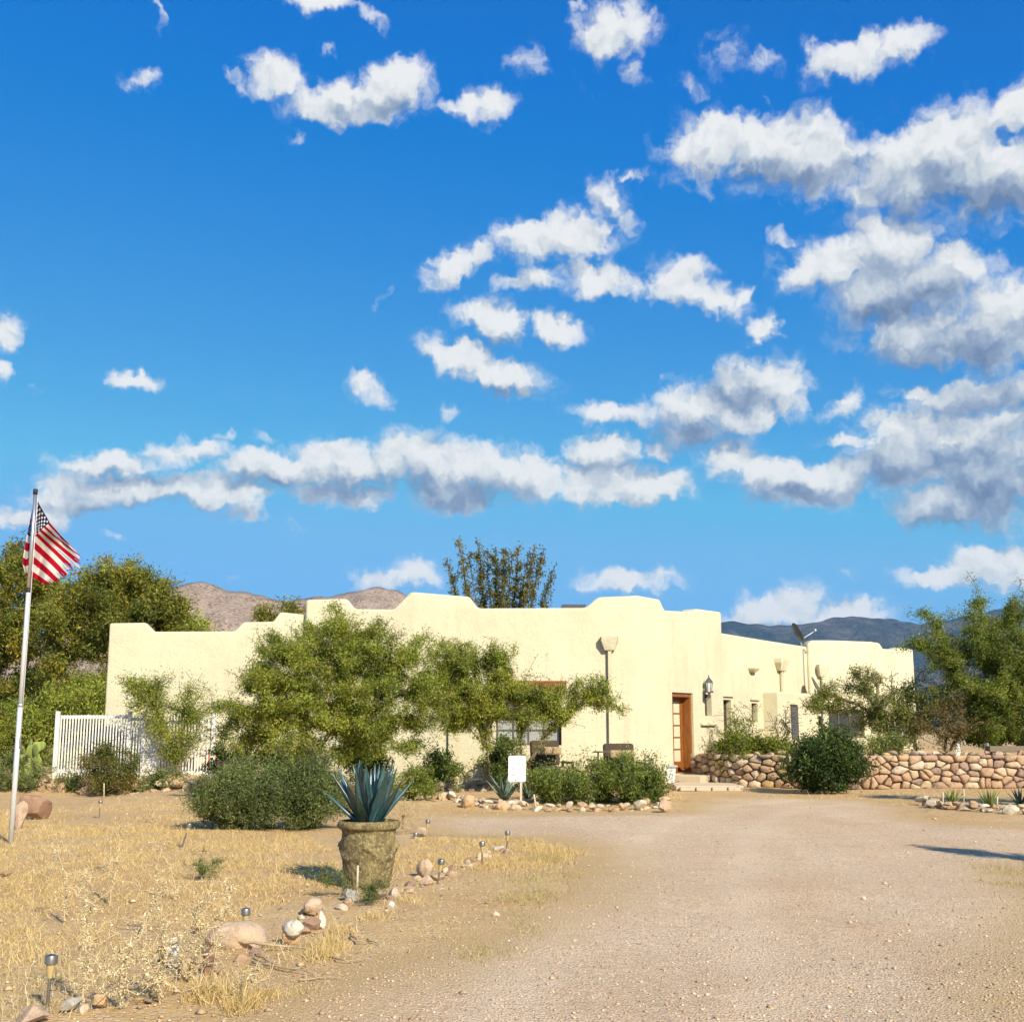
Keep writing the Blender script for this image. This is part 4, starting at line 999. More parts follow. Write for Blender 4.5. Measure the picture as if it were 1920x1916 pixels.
DKGR = [(0.034, 0.058, 0.016), (0.076, 0.112, 0.026), (0.136, 0.184, 0.039), (0.212, 0.24, 0.052)]
OLIV = [(0.075, 0.105, 0.020), (0.15, 0.18, 0.030), (0.24, 0.235, 0.036), (0.42, 0.295, 0.03)]
SAGE = [(0.08, 0.105, 0.036), (0.136, 0.173, 0.054), (0.2, 0.232, 0.072), (0.272, 0.285, 0.102)]
STRAW = [(0.30, 0.22, 0.10), (0.46, 0.36, 0.18), (0.58, 0.48, 0.27), (0.66, 0.58, 0.38)]

def G(px, py): p = onG(px, py); return Vector((p.x, p.y, gz(p.x, p.y) - .03))
# the two mesquites in front of the house
Y = 27.0
plant('mesquite_tree', 'largest mesquite tree, spreading in front of the left half of the house', 'tree',
      [[G(560, 1497), atY(585, 1430, Y), atY(625, 1370, Y), atY(600, 1300, Y + .4), atY(560, 1260, Y)],
       [G(575, 1499), atY(565, 1440, Y - .1), atY(572, 1380, Y - .3), atY(568, 1330, Y - .3), atY(585, 1280, Y - .6)],
       [G(612, 1495), atY(640, 1420, Y), atY(655, 1370, Y), atY(690, 1310, Y + .2), atY(720, 1270, Y)],
       [atY(640, 1420, Y), atY(690, 1380, Y), atY(740, 1350, Y + .3)], [atY(655, 1370, Y), atY(650, 1290, Y), atY(645, 1220, Y), atY(640, 1150, Y)]],
      [ell(600, 1265, 160, 90, Y, 1.3), ell(478, 1330, 92, 80, Y, 1.1), ell(700, 1300, 125, 85, Y, 1.1), ell(780, 1250, 60, 60, Y, .35), ell(545, 1215, 70, 55, Y, .6), ell(650, 1190, 80, 50, Y, .45), ell(740, 1225, 75, 60, Y, .4), ell(440, 1395, 45, 50, Y, .5),
       ell(560, 1370, 160, 55, Y, 1.0), ell(730, 1370, 95, 45, Y, .8), ell(640, 1205, 150, 50, Y, .5), ell(800, 1310, 50, 45, Y, .5)], 3000, 58, .075, .019, MESQ, 11, .10, .0045, .075, .05, .12, 1.1,
      extra=np.array([atY(635, 1118, Y), atY(640, 1140, Y), atY(648, 1160, Y), atY(605, 1150, Y), atY(735, 1160, Y), atY(700, 1170, Y), atY(790, 1175, Y), atY(812, 1185, Y), atY(520, 1175, Y), atY(505, 1195, Y), atY(420, 1255, Y), atY(395, 1300, Y)]))
Y = 29.0
plant('mesquite_tree', 'umbrella-shaped mesquite tree with two bare trunks beside the white sign', 'tree',
      [[G(920, 1490), atY(917, 1430, Y), atY(912, 1400, Y), atY(880, 1365, Y), atY(840, 1335, Y), atY(800, 1310, Y + .2)],
       [atY(912, 1400, Y), atY(918, 1350, Y), atY(925, 1310, Y - .2), atY(930, 1280, Y)], [atY(912, 1400, Y), atY(900, 1340, Y + .3), atY(880, 1290, Y)],
       [G(985, 1488), atY(980, 1430, Y), atY(975, 1390, Y), atY(980, 1350, Y), atY(975, 1310, Y)],
       [G(990, 1488), atY(995, 1425, Y), atY(1020, 1380, Y), atY(1050, 1350, Y), atY(1080, 1325, Y), atY(1110, 1310, Y)]],
      [ell(880, 1285, 90, 55, Y, 1.2), ell(960, 1310, 80, 40, Y, 1.0), ell(835, 1240, 50, 45, Y, .5), ell(900, 1230, 70, 35, Y, .6), ell(1055, 1310, 55, 38, Y, .8), ell(1110, 1300, 45, 32, Y, .7), ell(1150, 1325, 28, 18, Y, .5), ell(820, 1325, 48, 45, Y, .9), ell(1000, 1335, 60, 35, Y, .7), ell(860, 1345, 60, 25, Y, .5)],
      1750, 58, .075, .019, MESQ, 12, .085, .0045, .07, .05, .14, 1.2,
      extra=np.array([atY(905, 1192, Y), atY(925, 1200, Y), atY(960, 1215, Y), atY(1000, 1240, Y), atY(1010, 1225, Y), atY(1105, 1268, Y), atY(1172, 1325, Y), atY(1168, 1340, Y)]))
Y = 32.3
plant('small_tree', 'slim young tree growing in front of the white picket fence', 'tree', [[atY(331, 1478, Y), atY(331, 1420, Y), atY(318, 1385, Y), atY(300, 1340, Y)], [atY(331, 1420, Y), atY(340, 1380, Y), atY(345, 1350, Y)]],
      [ell(265, 1300, 62, 38, Y, .7), ell(320, 1375, 40, 35, Y, 1.0), ell(330, 1310, 60, 38, Y, .5), ell(370, 1340, 35, 45, Y, .5)], 330, 52, .075, .021, MESQ, 13, .05, .006, .11, .2, .36, 1.3)
# trees behind the fence, left
plant('large_tree', 'tall grey-green tree behind the flag at the left edge', 'tree', [[(-22.5, 54, -.1), (-22.6, 54, 3.5), (-22.2, 54, 6)]], [ell(30, 1130, 95, 110, 54, 1), ell(20, 1240, 110, 90, 54, 1), ell(20, 1060, 55, 40, 54, .5), ell(15, 1340, 110, 60, 54, .8)], 1300, 64, .17, .055, OLIV, 21, .20, .012, .18, .3, .18, .6, step=.4, bark='dark_bark')
plant('large_tree', 'broad olive-green tree standing above the left end of the house', 'tree', [[(-16.3, 50, -.1), (-16.4, 50, 3), (-16, 50, 5.5)], [(-16.1, 50, -.1), (-14.6, 50, 4)]], [ell(230, 1130, 105, 85, 50, 1.3), ell(150, 1160, 80, 80, 50, 1), ell(150, 1260, 90, 70, 50, 1), ell(265, 1095, 65, 40, 50, .6), ell(200, 1330, 110, 60, 50, .8), ell(300, 1170, 60, 50, 50, .8)], 1600, 64, .16, .05, OLIV, 22, .22, .012, .17, .3, .18, .6, step=.4, bark='dark_bark')
plant('large_tree', 'lower bright green tree peeping over the stepped parapet of the left wing', 'tree', [[(-12.2, 52, -.1), (-12.3, 52, 3)]], [ell(360, 1180, 55, 32, 52, 1), ell(320, 1200, 60, 50, 52, 1), ell(410, 1200, 40, 28, 52, .6)], 300, 70, .16, .05, MESQ, 23, .14, .012, .2, .4, .3, .6, step=.4, bark='dark_bark')
plant('background_tree', 'yellow-green treetop just visible between the parapet steps', 'tree', [[(-13.4, 70, -.1), (-13.4, 70, 5)]], [ell(530, 1147, 55, 22, 70, 1), ell(560, 1138, 26, 12, 70, .6)], 90, 45, .2, .06, OLIV, 24, .14, .012, .2, .4, .3, .6, step=.5, bark='dark_bark')
plant('shrub', 'bright green bush filling the gap left of the white picket fence', 'shrub', [[onG(120, 1452), atY(120, 1420, 43)], [onG(60, 1452), atY(60, 1420, 43)]], [ell(60, 1370, 90, 65, 43, 1.0), ell(165, 1320, 60, 55, 43, 1.0), ell(120, 1290, 60, 40, 43, .5)], 560, 70, .12, .038, MESQ, 25, .05, .008, .14, .3, .2, .9, step=.3, bark='dark_bark')
# the poplar-like shrub behind the roof: upright spires
r_ = np.random.default_rng(5); Yb = 44.0; base = atY(935, 1455, Yb); base.z = 0
sp = [(838, 1052, 8), (858, 1012, 10), (880, 1042, 9), (895, 1015, 13), (912, 1032, 12), (930, 1030, 10), (945, 1032, 7), (960, 1040, 8), (975, 1022, 9), (990, 1035, 12), (1003, 1027, 12), (1020, 1030, 8), (1040, 1062, 9)]
tr = [[tuple(base)] + [tuple(base.lerp(atY(x, y, Yb + r_.uniform(-1, 1)), t) + Vector((0, 0, .4 * math.sin(t * 3.14)))) for t in (.35, .7, 1.0)] for x, y, w in sp]
A = []
for x, y, w in sp:
    yy = y
    while yy < 1165:
        ww = w * min(1, .25 + (yy - y) / 55); A.append(atY(x + (935 - x) * (yy - y) / 420 + r_.normal() * ww * .7, yy, Yb + r_.normal() * .3)); yy += r_.uniform(2.5, 5.5)
plant('columnar_tree', 'dark upright spires of a many-stemmed tree behind the parapet', 'tree', tr, [ell(930, 1170, 95, 30, Yb, 1)], 60, 26, .13, .045, [(0.07, 0.08, 0.026), (0.14, 0.135, 0.036), (0.23, 0.19, 0.045)], 31, .05, .012, .075, .3, 0, extra=np.array([tuple(a) for a in A]), step=.4, bark='dark_bark', upright=.6)
# right-hand mesquites
Y = 35.5
def H(px, py, Yd): p = atY(px, py, Yd); return Vector((p.x, Yd, gz(p.x, Yd) - .03))
plant('mesquite_tree', 'large mesquite tree at the right edge with thin tall upper branches', 'tree',
      [[H(1868, 1400, Y), atY(1850, 1360, Y), atY(1838, 1310, Y), atY(1850, 1250, Y), atY(1880, 1180, Y), atY(1905, 1110, Y)], [H(1925, 1400, Y), atY(1900, 1350, Y), atY(1890, 1300, Y), atY(1930, 1240, Y)], [atY(1850, 1250, Y), atY(1845, 1160, Y), atY(1825, 1090, Y)],
       [atY(1838, 1310, Y), atY(1790, 1270, Y), atY(1760, 1220, Y)]],
      [ell(1860, 1275, 100, 85, Y, 1.2), ell(1795, 1215, 85, 55, Y, .9), ell(1780, 1290, 55, 50, Y, .6), ell(1935, 1230, 80, 100, Y, 1.0), ell(1780, 1165, 60, 26, Y, .35), ell(1880, 1160, 50, 55, Y, .35), ell(1915, 1120, 35, 50, Y, .35), ell(1890, 1345, 80, 52, Y, 1.4), ell(1830, 1340, 45, 45, Y, .7), ell(1990, 1300, 90, 100, Y, .8)],
      2300, 62, .09, .024, [DKGR[2], MESQ[0], MESQ[1], MESQ[2]], 41, .12, .006, .09, .1, .2, 1.0,
      extra=np.array([atY(1812, 1070, Y), atY(1822, 1085, Y), atY(1835, 1105, Y), atY(1805, 1130, Y), atY(1845, 1125, Y), atY(1908, 1080, Y), atY(1915, 1095, Y), atY(1735, 1150, Y), atY(1720, 1180, Y), atY(1715, 1200, Y)]))
Y = 36.0
plant('sparse_tree', 'thin sparse mesquite leaning in front of the far wing windows', 'tree',
      [[H(1690, 1412, Y), atY(1650, 1350, Y), atY(1610, 1320, Y), atY(1565, 1305, Y), atY(1530, 1300, Y)], [atY(1650, 1350, Y), atY(1620, 1290, Y), atY(1600, 1250, Y)], [H(1720, 1412, Y), atY(1712, 1370, Y), atY(1700, 1320, Y), atY(1725, 1260, Y)], [atY(1712, 1370, Y), atY(1750, 1320, Y), atY(1770, 1280, Y)]],
      [ell(1570, 1310, 65, 38, Y, 1), ell(1660, 1310, 70, 55, Y, .8), ell(1740, 1310, 60, 60, Y, .8), ell(1700, 1350, 90, 45, Y, .7), ell(1540, 1330, 30, 30, Y, .6)], 620, 44, .09, .024, [(0.11, 0.14, 0.03), (0.18, 0.205, 0.045), (0.26, 0.26, 0.06)], 42, .075, .008, .10, .2, .40, 1.2)
plant('bare_shrub', 'twiggy brown shrub half bare under the right-hand mesquite', 'shrub', [[H(1770, 1412, 35), atY(1775, 1380, 35), atY(1790, 1340, 35)], [H(1775, 1412, 35), atY(1800, 1370, 35)]], [ell(1765, 1350, 60, 50, 35, 1), ell(1800, 1340, 40, 45, 35, 1)], 220, 22, .09, .022, [(0.16, 0.12, 0.045), (0.23, 0.17, 0.065), (0.18, 0.16, 0.05)], 43, .04, .007, .08, .2, .2, 1.2, bark='dark_bark')
# shrubs along the drive
Y = 31.4
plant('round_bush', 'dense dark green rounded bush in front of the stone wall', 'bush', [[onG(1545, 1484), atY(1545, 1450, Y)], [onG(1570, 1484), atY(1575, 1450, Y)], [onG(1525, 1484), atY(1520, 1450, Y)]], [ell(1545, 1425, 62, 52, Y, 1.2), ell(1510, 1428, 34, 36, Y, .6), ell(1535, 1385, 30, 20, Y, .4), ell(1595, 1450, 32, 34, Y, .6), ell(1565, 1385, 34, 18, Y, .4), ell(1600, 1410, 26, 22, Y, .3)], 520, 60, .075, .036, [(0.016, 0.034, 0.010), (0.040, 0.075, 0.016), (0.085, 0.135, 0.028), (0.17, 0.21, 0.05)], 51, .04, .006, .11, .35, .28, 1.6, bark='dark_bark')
plant('low_hedge', 'low bright green shrub spilling over the stone wall by the door', 'shrub', [[H(1410, 1440, 35.2), atY(1410, 1420, 35.2)]], [ell(1388, 1406, 46, 25, 35.2, 1), ell(1440, 1406, 48, 27, 35, 1), ell(1475, 1418, 32, 26, 34.5, 1)], 480, 56, .08, .034, [(0.08, 0.11, 0.018), (0.17, 0.20, 0.03), (0.29, 0.29, 0.045)], 52, .03, .006, .08, .3, .1, 1.2, bark='dark_bark')
plant('low_hedge', 'pale green low shrub on top of the stone wall right of the dark bush', 'shrub', [[H(1650, 1420, 34.6), atY(1650, 1405, 34.6)]], [ell(1645, 1395, 42, 20, 34.6, 1), ell(1690, 1400, 30, 14, 34.6, .5)], 260, 44, .075, .024, [(0.12, 0.15, 0.04), (0.22, 0.25, 0.07), (0.34, 0.34, 0.11)], 152, .03, .006, .07, .2, .1, 1.2, bark='dark_bark')
plant('thin_shrub', 'wispy shrub before the dark glass door of the set-back wing', 'shrub', [[H(1372, 1440, 37), atY(1375, 1380, 37)], [H(1380, 1440, 37), atY(1400, 1380, 37)]], [ell(1380, 1365, 36, 42, 37, 1), ell(1412, 1350, 26, 26, 37, .6)], 110, 16, .10, .024, MESQ[:3], 53, .03, .007, .08, .2, .3, 1.2)
plant('thin_shrub', 'leafless grey shrub against the bay of the set-back wing', 'shrub', [[H(1470, 1440, 38), atY(1470, 1390, 38)]], [ell(1470, 1365, 32, 34, 38, 1)], 90, 9, .09, .022, [(0.10, 0.09, 0.04), (0.16, 0.15, 0.07)], 54, .03, .007, .08, .2, .3, 1.2)
Y = 20.6
plant('dense_shrub', 'wide dark sage-green shrub behind the planter', 'bush', [[onG(500, 1553), atY(500, 1500, Y)], [onG(430, 1553), atY(430, 1500, Y)], [onG(580, 1553), atY(580, 1500, Y)]], [ell(500, 1488, 120, 58, Y, 1.2), ell(420, 1500, 58, 52, Y, .9), ell(590, 1490, 62, 58, Y, .9), ell(470, 1440, 70, 30, Y, .4), ell(560, 1432, 60, 34, Y, .4)], 1700, 60, .055, .014, SAGE, 55, .03, .004, .075, .3, .22, 1.6, along=.8, upright=.2, bark='dark_bark')
Y = 26.6
plant('green_bush', 'lighter green bush between the planter agave and the mesquite trunk', 'bush', [[onG(770, 1503), atY(770, 1480, Y)], [onG(750, 1503), atY(745, 1480, Y)]], [ell(768, 1468, 44, 34, Y, 1)], 200, 50, .07, .018, [SAGE[1], MESQ[1], MESQ[2]], 56, .03, .005, .06, .3, .1, 1.5, upright=.3, bark='dark_bark')
Y = 26.3
plant('long_bush', 'long leafy green bush growing behind the row of wooden stakes', 'bush', [[onG(x, 1507), atY(x, 1480, Y)] for x in (1030, 1080, 1130, 1180, 1225)], [ell(1060, 1468, 55, 38, Y, 1), ell(1130, 1465, 60, 42, Y, 1), ell(1200, 1470, 48, 40, Y, 1), ell(1010, 1465, 30, 30, Y, .5), ell(1180, 1432, 50, 18, Y, .4)], 800, 62, .070, .020, [DKGR[1], SAGE[1], MESQ[1], MESQ[2]], 57, .03, .004, .09, .25, .25, 1.6, along=.6, upright=.3, bark='dark_bark',
      extra=np.array([atY(1090, 1405, Y), atY(1205, 1405, Y), atY(1228, 1410, Y), atY(1170, 1400, Y), atY(1010, 1430, Y)]))
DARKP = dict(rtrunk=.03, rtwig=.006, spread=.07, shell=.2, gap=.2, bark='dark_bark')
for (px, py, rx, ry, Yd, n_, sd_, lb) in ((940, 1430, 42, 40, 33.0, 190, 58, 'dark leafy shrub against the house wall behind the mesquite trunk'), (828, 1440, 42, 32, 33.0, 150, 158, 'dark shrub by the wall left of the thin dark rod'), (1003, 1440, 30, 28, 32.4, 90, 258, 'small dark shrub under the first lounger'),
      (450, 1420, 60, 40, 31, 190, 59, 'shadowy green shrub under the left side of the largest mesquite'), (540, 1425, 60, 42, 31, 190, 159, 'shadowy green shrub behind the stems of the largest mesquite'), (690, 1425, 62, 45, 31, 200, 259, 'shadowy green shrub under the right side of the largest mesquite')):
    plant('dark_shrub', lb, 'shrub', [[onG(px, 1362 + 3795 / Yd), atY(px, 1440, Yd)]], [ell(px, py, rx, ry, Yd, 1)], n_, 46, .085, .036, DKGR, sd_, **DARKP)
plant('dark_shrub', 'dense dark shrub behind the stone wall below the right-hand mesquite', 'shrub', [[atY(1870, 1405, 37), atY(1870, 1380, 37)]], [ell(1880, 1362, 60, 42, 37, 1), ell(1830, 1370, 35, 34, 37, .6)], 320, 52, .10, .035, DKGR, 359, **DARKP)
Y = 30.6
plant('reddish_bush', 'rounded bush with reddish tips among the cacti by the fence', 'bush', [[onG(205, 1486), atY(205, 1455, Y)], [onG(235, 1486), atY(235, 1455, Y)]], [ell(210, 1440, 56, 40, Y, 1), ell(200, 1412, 40, 18, Y, .5)], 260, 52, .085, .020, [(0.08, 0.115, 0.022), (0.14, 0.17, 0.035), (0.20, 0.15, 0.045), (0.25, 0.12, 0.05)], 60, .03, .005, .08, .4, .1, 1.3, upright=.3, bark='dark_bark')
for (px, py, rx, ry, n_, sd_, lb) in ((48, 1458, 52, 24, 110, 61, 'low grey-green plant right of the flagpole in the cactus bed'), (132, 1462, 30, 18, 60, 161, 'small grey-green plant left of the reddish-tipped bush'), (300, 1464, 44, 22, 90, 261, 'low grey-green plant below the slim young tree'), (18, 1428, 30, 20, 50, 361, 'pale shrub rising behind the cactus at the left edge')):
    plant('low_plant', lb, 'plant', [[onG(px, 1482), atY(px, 1470, 31)]], [ell(px, py, rx, ry, 31, 1)], n_, 40, .09, .02, SAGE, sd_, .02, .005, .07, .2, .1, 1.3, upright=.4)

# pale dead shrubs in the foreground
def deadweed(px, py, h, w, n, seed, label, lean=0.0, leafn=13, name='dead_weed', pal=None):
    p = onG(px, py); p.z = gz(p.x, p.y); k = p.y / F; r2 = np.random.default_rng(seed)
    A = np.array([(p.x + (r2.normal() * w * .5 + lean * t) * k, p.y + r2.normal() * w * .35 * k, p.z + (t * h) * k) for t in r2.uniform(.15, 1.0, n)])
    t1 = Vector((p.x + lean * .6 * k, p.y, p.z + h * .55 * k))
    P, par, tips, nb = grow([[tuple(p + Vector((0, 0, -.02))), tuple(t1)]], A, r2, .05, .015, .5)
    root = empty(name); tag(root, label, 'dead plant')
    V, Fq = wood(P, par, tips, .0075, .0024)
    col = np.repeat(np.array([[.62, .49, .28]]), len(V), 0); link('stems', npmesh('stems', V, Fq, False, col), M['dry'], root)
    V, Fq, col = leaves(P, par, tips, leafn, 0.019, .008, r2, .012, pal or [(0.52, 0.40, 0.20), (0.64, 0.52, 0.30), (0.74, 0.65, 0.44)], .4, 5)
    link('dry_leaves', npmesh('dry_leaves', V, Fq, False, col), M['dry'], root)
deadweed(155, 1888, 240, 40, 70, 71, 'tall pale dead weed right of the nearest garden light')
deadweed(225, 1895, 140, 70, 90, 72, 'tangled dead weed lying at the bottom left border')
deadweed(300, 1880, 170, 70, 130, 73, 'bushy straw-coloured dead weed over the cream rocks')
deadweed(355, 1840, 180, 60, 110, 74, 'dead weed with curled leaves left of the pink boulder', 30)
deadweed(400, 1800, 150, 30, 36, 75, 'thin dead stalks standing in front of the pink boulder', 20)
deadweed(120, 1730, 150, 40, 36, 76, 'whitish dead weed in the lawn left of the middle', 0)
deadweed(205, 1700, 170, 46, 40, 77, 'airy grey dead weed in the middle of the dry lawn', 20)
deadweed(260, 1760, 140, 40, 44, 78, 'dead weed bent over above the border rocks', 40)
deadweed(330, 1690, 110, 36, 26, 79, 'slender dead stalks beside the small green tuft', -20)
deadweed(205, 1640, 100, 40, 26, 80, 'feathery grey weed below the tilted garden light', 0)
deadweed(90, 1650, 90, 40, 26, 81, 'pale dead weed near the flagpole foot', 20)
deadweed(430, 1870, 60, 60, 40, 82, 'flattened dry brush beside the yellow grass tuft', 60)
deadweed(755, 1565, 70, 60, 150, 83, 'dry brown tumbleweed right of the planter', 0, 8, 'tumbleweed', [(0.28, 0.19, 0.10), (0.42, 0.30, 0.16), (0.52, 0.40, 0.24)])
deadweed(715, 1520, 60, 60, 80, 84, 'tan dry bush behind the planter rim', 0, 10, 'tumbleweed')
deadweed(400, 1550, 60, 50, 60, 85, 'brown dead brush at the left foot of the sage-green shrub', 0, 8, 'tumbleweed', [(0.20, 0.13, 0.08), (0.34, 0.24, 0.13), (0.45, 0.34, 0.2)])
deadweed(1760, 1505, 40, 60, 80, 86, 'dry tuft at the tip of the agave bed', 0, 10, 'tumbleweed')
deadweed(285, 1545, 60, 60, 60, 87, 'straw-coloured dry brush beyond the lawn', 0, 10, 'tumbleweed')
deadweed(560, 1500, 40, 40, 1, 88, 'single dry stalk in front of the sage shrub', 0, 4)
plant('green_weed', 'small green weed tuft in the dry lawn', 'weed', [[onG(380, 1640), atY(380, 1630, 13.8)]], [ell(380, 1622, 26, 14, 13.9, 1)], 60, 26, .035, .007, SAGE, 91, .006, .002, .02, .2, 0, upright=.5, step=.06, wob=.02)
plant('green_weed', 'grey-green weed at the shaded foot of the planter', 'weed', [[onG(650, 1672), atY(650, 1660, 12.2)], [onG(700, 1680), atY(700, 1665, 12)]], [ell(625, 1645, 34, 12, 12.5, 1), ell(690, 1668, 45, 14, 11.9, 1)], 110, 24, .035, .006, SAGE, 92, .006, .002, .022, .2, 0, upright=.4, step=.06, wob=.02)
# ------------------------------------------------------------------ spiky plants
def blade_mesh(L, W, chan, bend, seg=7, thick=.012, name='leaf'):
    """one fleshy leaf along +Z, channel facing -Y; bends towards -Y (outwards)"""
    V = []; Fq = []
    for i in range(seg + 1):
        t = i / seg
        w = W * (0.62 + 1.1 * t * (1 - t) * 1.5) * (1 - t ** 2.2) ** .8 * .5 if t < 1 else 0.0008
        y0 = -bend * L * t * t; z = L * t * (1 - .12 * abs(bend) * t)
        for s in (-1, -.5, 0, .5, 1): V.append((w * s, y0 - chan * w * (s * s), z))
        th = thick * (1 - t) + .001
        for s in (.5, 0, -.5): V.append((w * s, y0 + th * (1.3 - s * s) - chan * w * s * s, z))
    for i in range(seg):
        for k in range(8): k2 = (k + 1) % 8; Fq.append([i * 8 + k, i * 8 + k2, (i + 1) * 8 + k2, (i + 1) * 8 + k])
    Fq.append(list(range(8))[::-1])
    return npmesh(name, V, Fq, True)
def rosette(name, label, loc, n, Lr, Wr, el, mat, seed, chan=.5, bend=.12, cat='agave', thick=.012, group=None, r0=.03, inner_el=86):
    root = empty(name, loc); tag(root, label, cat, group); rn = random.Random(seed)
    kinds = [blade_mesh(1.0, Wr / Lr[1], chan, bend * rn.uniform(.4, 1.6), thick=thick / Lr[1]) for _ in range(4)]
    for k in range(n):
        t = k / (n - 1); az = k * 2.39996 + rn.uniform(-.2, .2); e = el + (inner_el - el) * t ** .8 + rn.uniform(-6, 6)
        L = Lr[0] + (Lr[1] - Lr[0]) * (1 - abs(2 * t - 1.1) ** 2 * .55) * rn.uniform(.85, 1.1)
        o = link('leaf', kinds[k % 4], mat, root)
        o.rotation_euler = (R(90 - e), rn.uniform(-.06, .06), az); o.scale = (L, L, L)      # tips lean outwards along local -Y
        o.location = (r0 * (1 - t) * math.sin(az), -r0 * (1 - t) * math.cos(az), -.01)
    return root
m, T = newmat('agave_blue'); p = wpos(T)
n = T.noise(p, 9, 6, .65); n2 = T.noise(p, 60, 4, .7)
c = T.mix(T.ramp(n, [(.3, 0.0), (.7, 1.0)]), (0.020, 0.062, 0.068), (0.070, 0.150, 0.150))
c = T.mix(T.m('MULTIPLY', T.ramp(n2, [(.5, 0.0), (.75, 1.0)]), .4), c, (0.20, 0.30, 0.28))
orr = T.n('ShaderNodeObjectInfo').outputs['Random']; c = T.mix(1.0, c, T.ramp(orr, [(0.0, (.55, .6, .6)), (.5, (1, 1, 1)), (.85, (1.35, 1.3, 1.2)), (1.0, (1.8, 1.5, .9))]), 'MULTIPLY')
finish(T, c, 0.30, n2, .15, .004, .8); M['agave_blue'] = m
M['agave_grey'] = plain('agave_grey', (0.16, 0.22, 0.16), .5, var=.25)
M['agave_green'] = plain('agave_green', (0.17, 0.22, 0.055), .55, var=.3)
M['agave_teal'] = plain('agave_teal', (0.05, 0.11, 0.10), .5, var=.3)
M['yucca'] = plain('yucca', (0.10, 0.14, 0.05), .6, var=.3)
M['yucca_pale'] = plain('yucca_pale', (0.30, 0.31, 0.11), .6, var=.25)
M['pad'] = plain('cactus_pad', (0.25, 0.30, 0.07), .6, var=.22, scale=5)

# planter with relief
pl = onG(683, 1668); PH, PR = .70, .305
prof = [(.70, 0), (.73, .02), (.74, .06), (.79, .14), (.86, .30), (.90, .45), (.93, .60), (.93, .74), (.92, .82), (.95, .855), (1.02, .87), (1.07, .89), (1.09, .925), (1.08, .96), (1.03, .985), (.97, .99), (.90, .985), (.86, .93), (.84, .85)]
V = []; K = 120; zs = []; rs = []
for i in range(len(prof) - 1):
    (r0, z0), (r1, z1) = prof[i], prof[i + 1]; mN = max(1, int(abs(z1 - z0) * 60))
    for s in range(mN): t = s / mN; rs.append(r0 + (r1 - r0) * t); zs.append(z0 + (z1 - z0) * t)
rs.append(prof[-1][0]); zs.append(prof[-1][1])
top_i = max(range(len(zs)), key=lambda i: zs[i])
for i, (r_i, z_i) in enumerate(zip(rs, zs)):
    for k in range(K):
        th = 2 * math.pi * k / K; r = r_i * PR
        if i < top_i and z_i < .84:
            ph = (th * 4 / (2 * math.pi)) % 1.0                        # four swags of fruit round the pot
            sag = .56 - .20 * math.sin(math.pi * ph) + .08
            d = abs(z_i - sag); r += .020 * math.exp(-(d / .045) ** 2) * (1 + .4 * math.sin(th * 52))
            kn = min(ph, 1 - ph); r += .024 * math.exp(-(kn / .045) ** 2 - ((z_i - .62) / .07) ** 2)
            lo = .5 - .5 * math.cos(2 * math.pi * ph); r += .014 * mnoise.noise(Vector((math.cos(th) * 9, math.sin(th) * 9, z_i * 14))) * (1 if z_i < sag else .35)
            r += .010 * lo * max(0, mnoise.noise(Vector((math.cos(th) * 5 + 7, math.sin(th) * 5, z_i * 8)))) * (z_i < sag)
        else: r += .003 * mnoise.noise(Vector((math.cos(th) * 6, math.sin(th) * 6, z_i * 9)))
        V.append((r * math.cos(th), r * math.sin(th), z_i * PH))
n = len(rs); Fq = [[i * K + k, i * K + (k + 1) % K, (i + 1) * K + (k + 1) % K, (i + 1) * K + k] for i in range(n - 1) for k in range(K)] + [list(range(K))[::-1]]
m, T = newmat('mossy_concrete'); p = wpos(T)
n1 = T.noise(p, 5, 6, .65); n2 = T.noise(p, 26, 6, .7)
c = T.mix(T.ramp(n1, [(.35, 0.0), (.62, 1.0)]), (0.14, 0.105, 0.055), (0.27, 0.215, 0.095))
c = T.mix(T.ramp(n2, [(.48, 0.0), (.62, .85)]), c, (0.40, 0.335, 0.17))
c = T.mix(T.ramp(T.noise(p, 40, 4, .7), [(.54, 0.0), (.64, .85)]), c, (0.06, 0.042, 0.022))
finish(T, c, .95, T.m('ADD', n1, n2), .9, .02, .1); M['mossy'] = m
pot = empty('garden_planter', (pl.x, pl.y + PR, gz(pl.x, pl.y + PR) - .01)); tag(pot, 'weathered mossy concrete urn planter with fruit swags holding a blue agave', 'planter')
link('urn', npmesh('urn', V, Fq, True), M['mossy'], pot)
lathe('soil', [(.835 * PR, .84 * PH), (.4 * PR, .875 * PH), (.02, .88 * PH)], M['core'], pot)
rosette('agave', 'spiky blue-green agave growing in the concrete urn', (pl.x, pl.y + PR, .875 * PH), 27, (.48, .74), .15, 44, M['agave_blue'], 4, .55, .10, thick=.022, r0=.05)

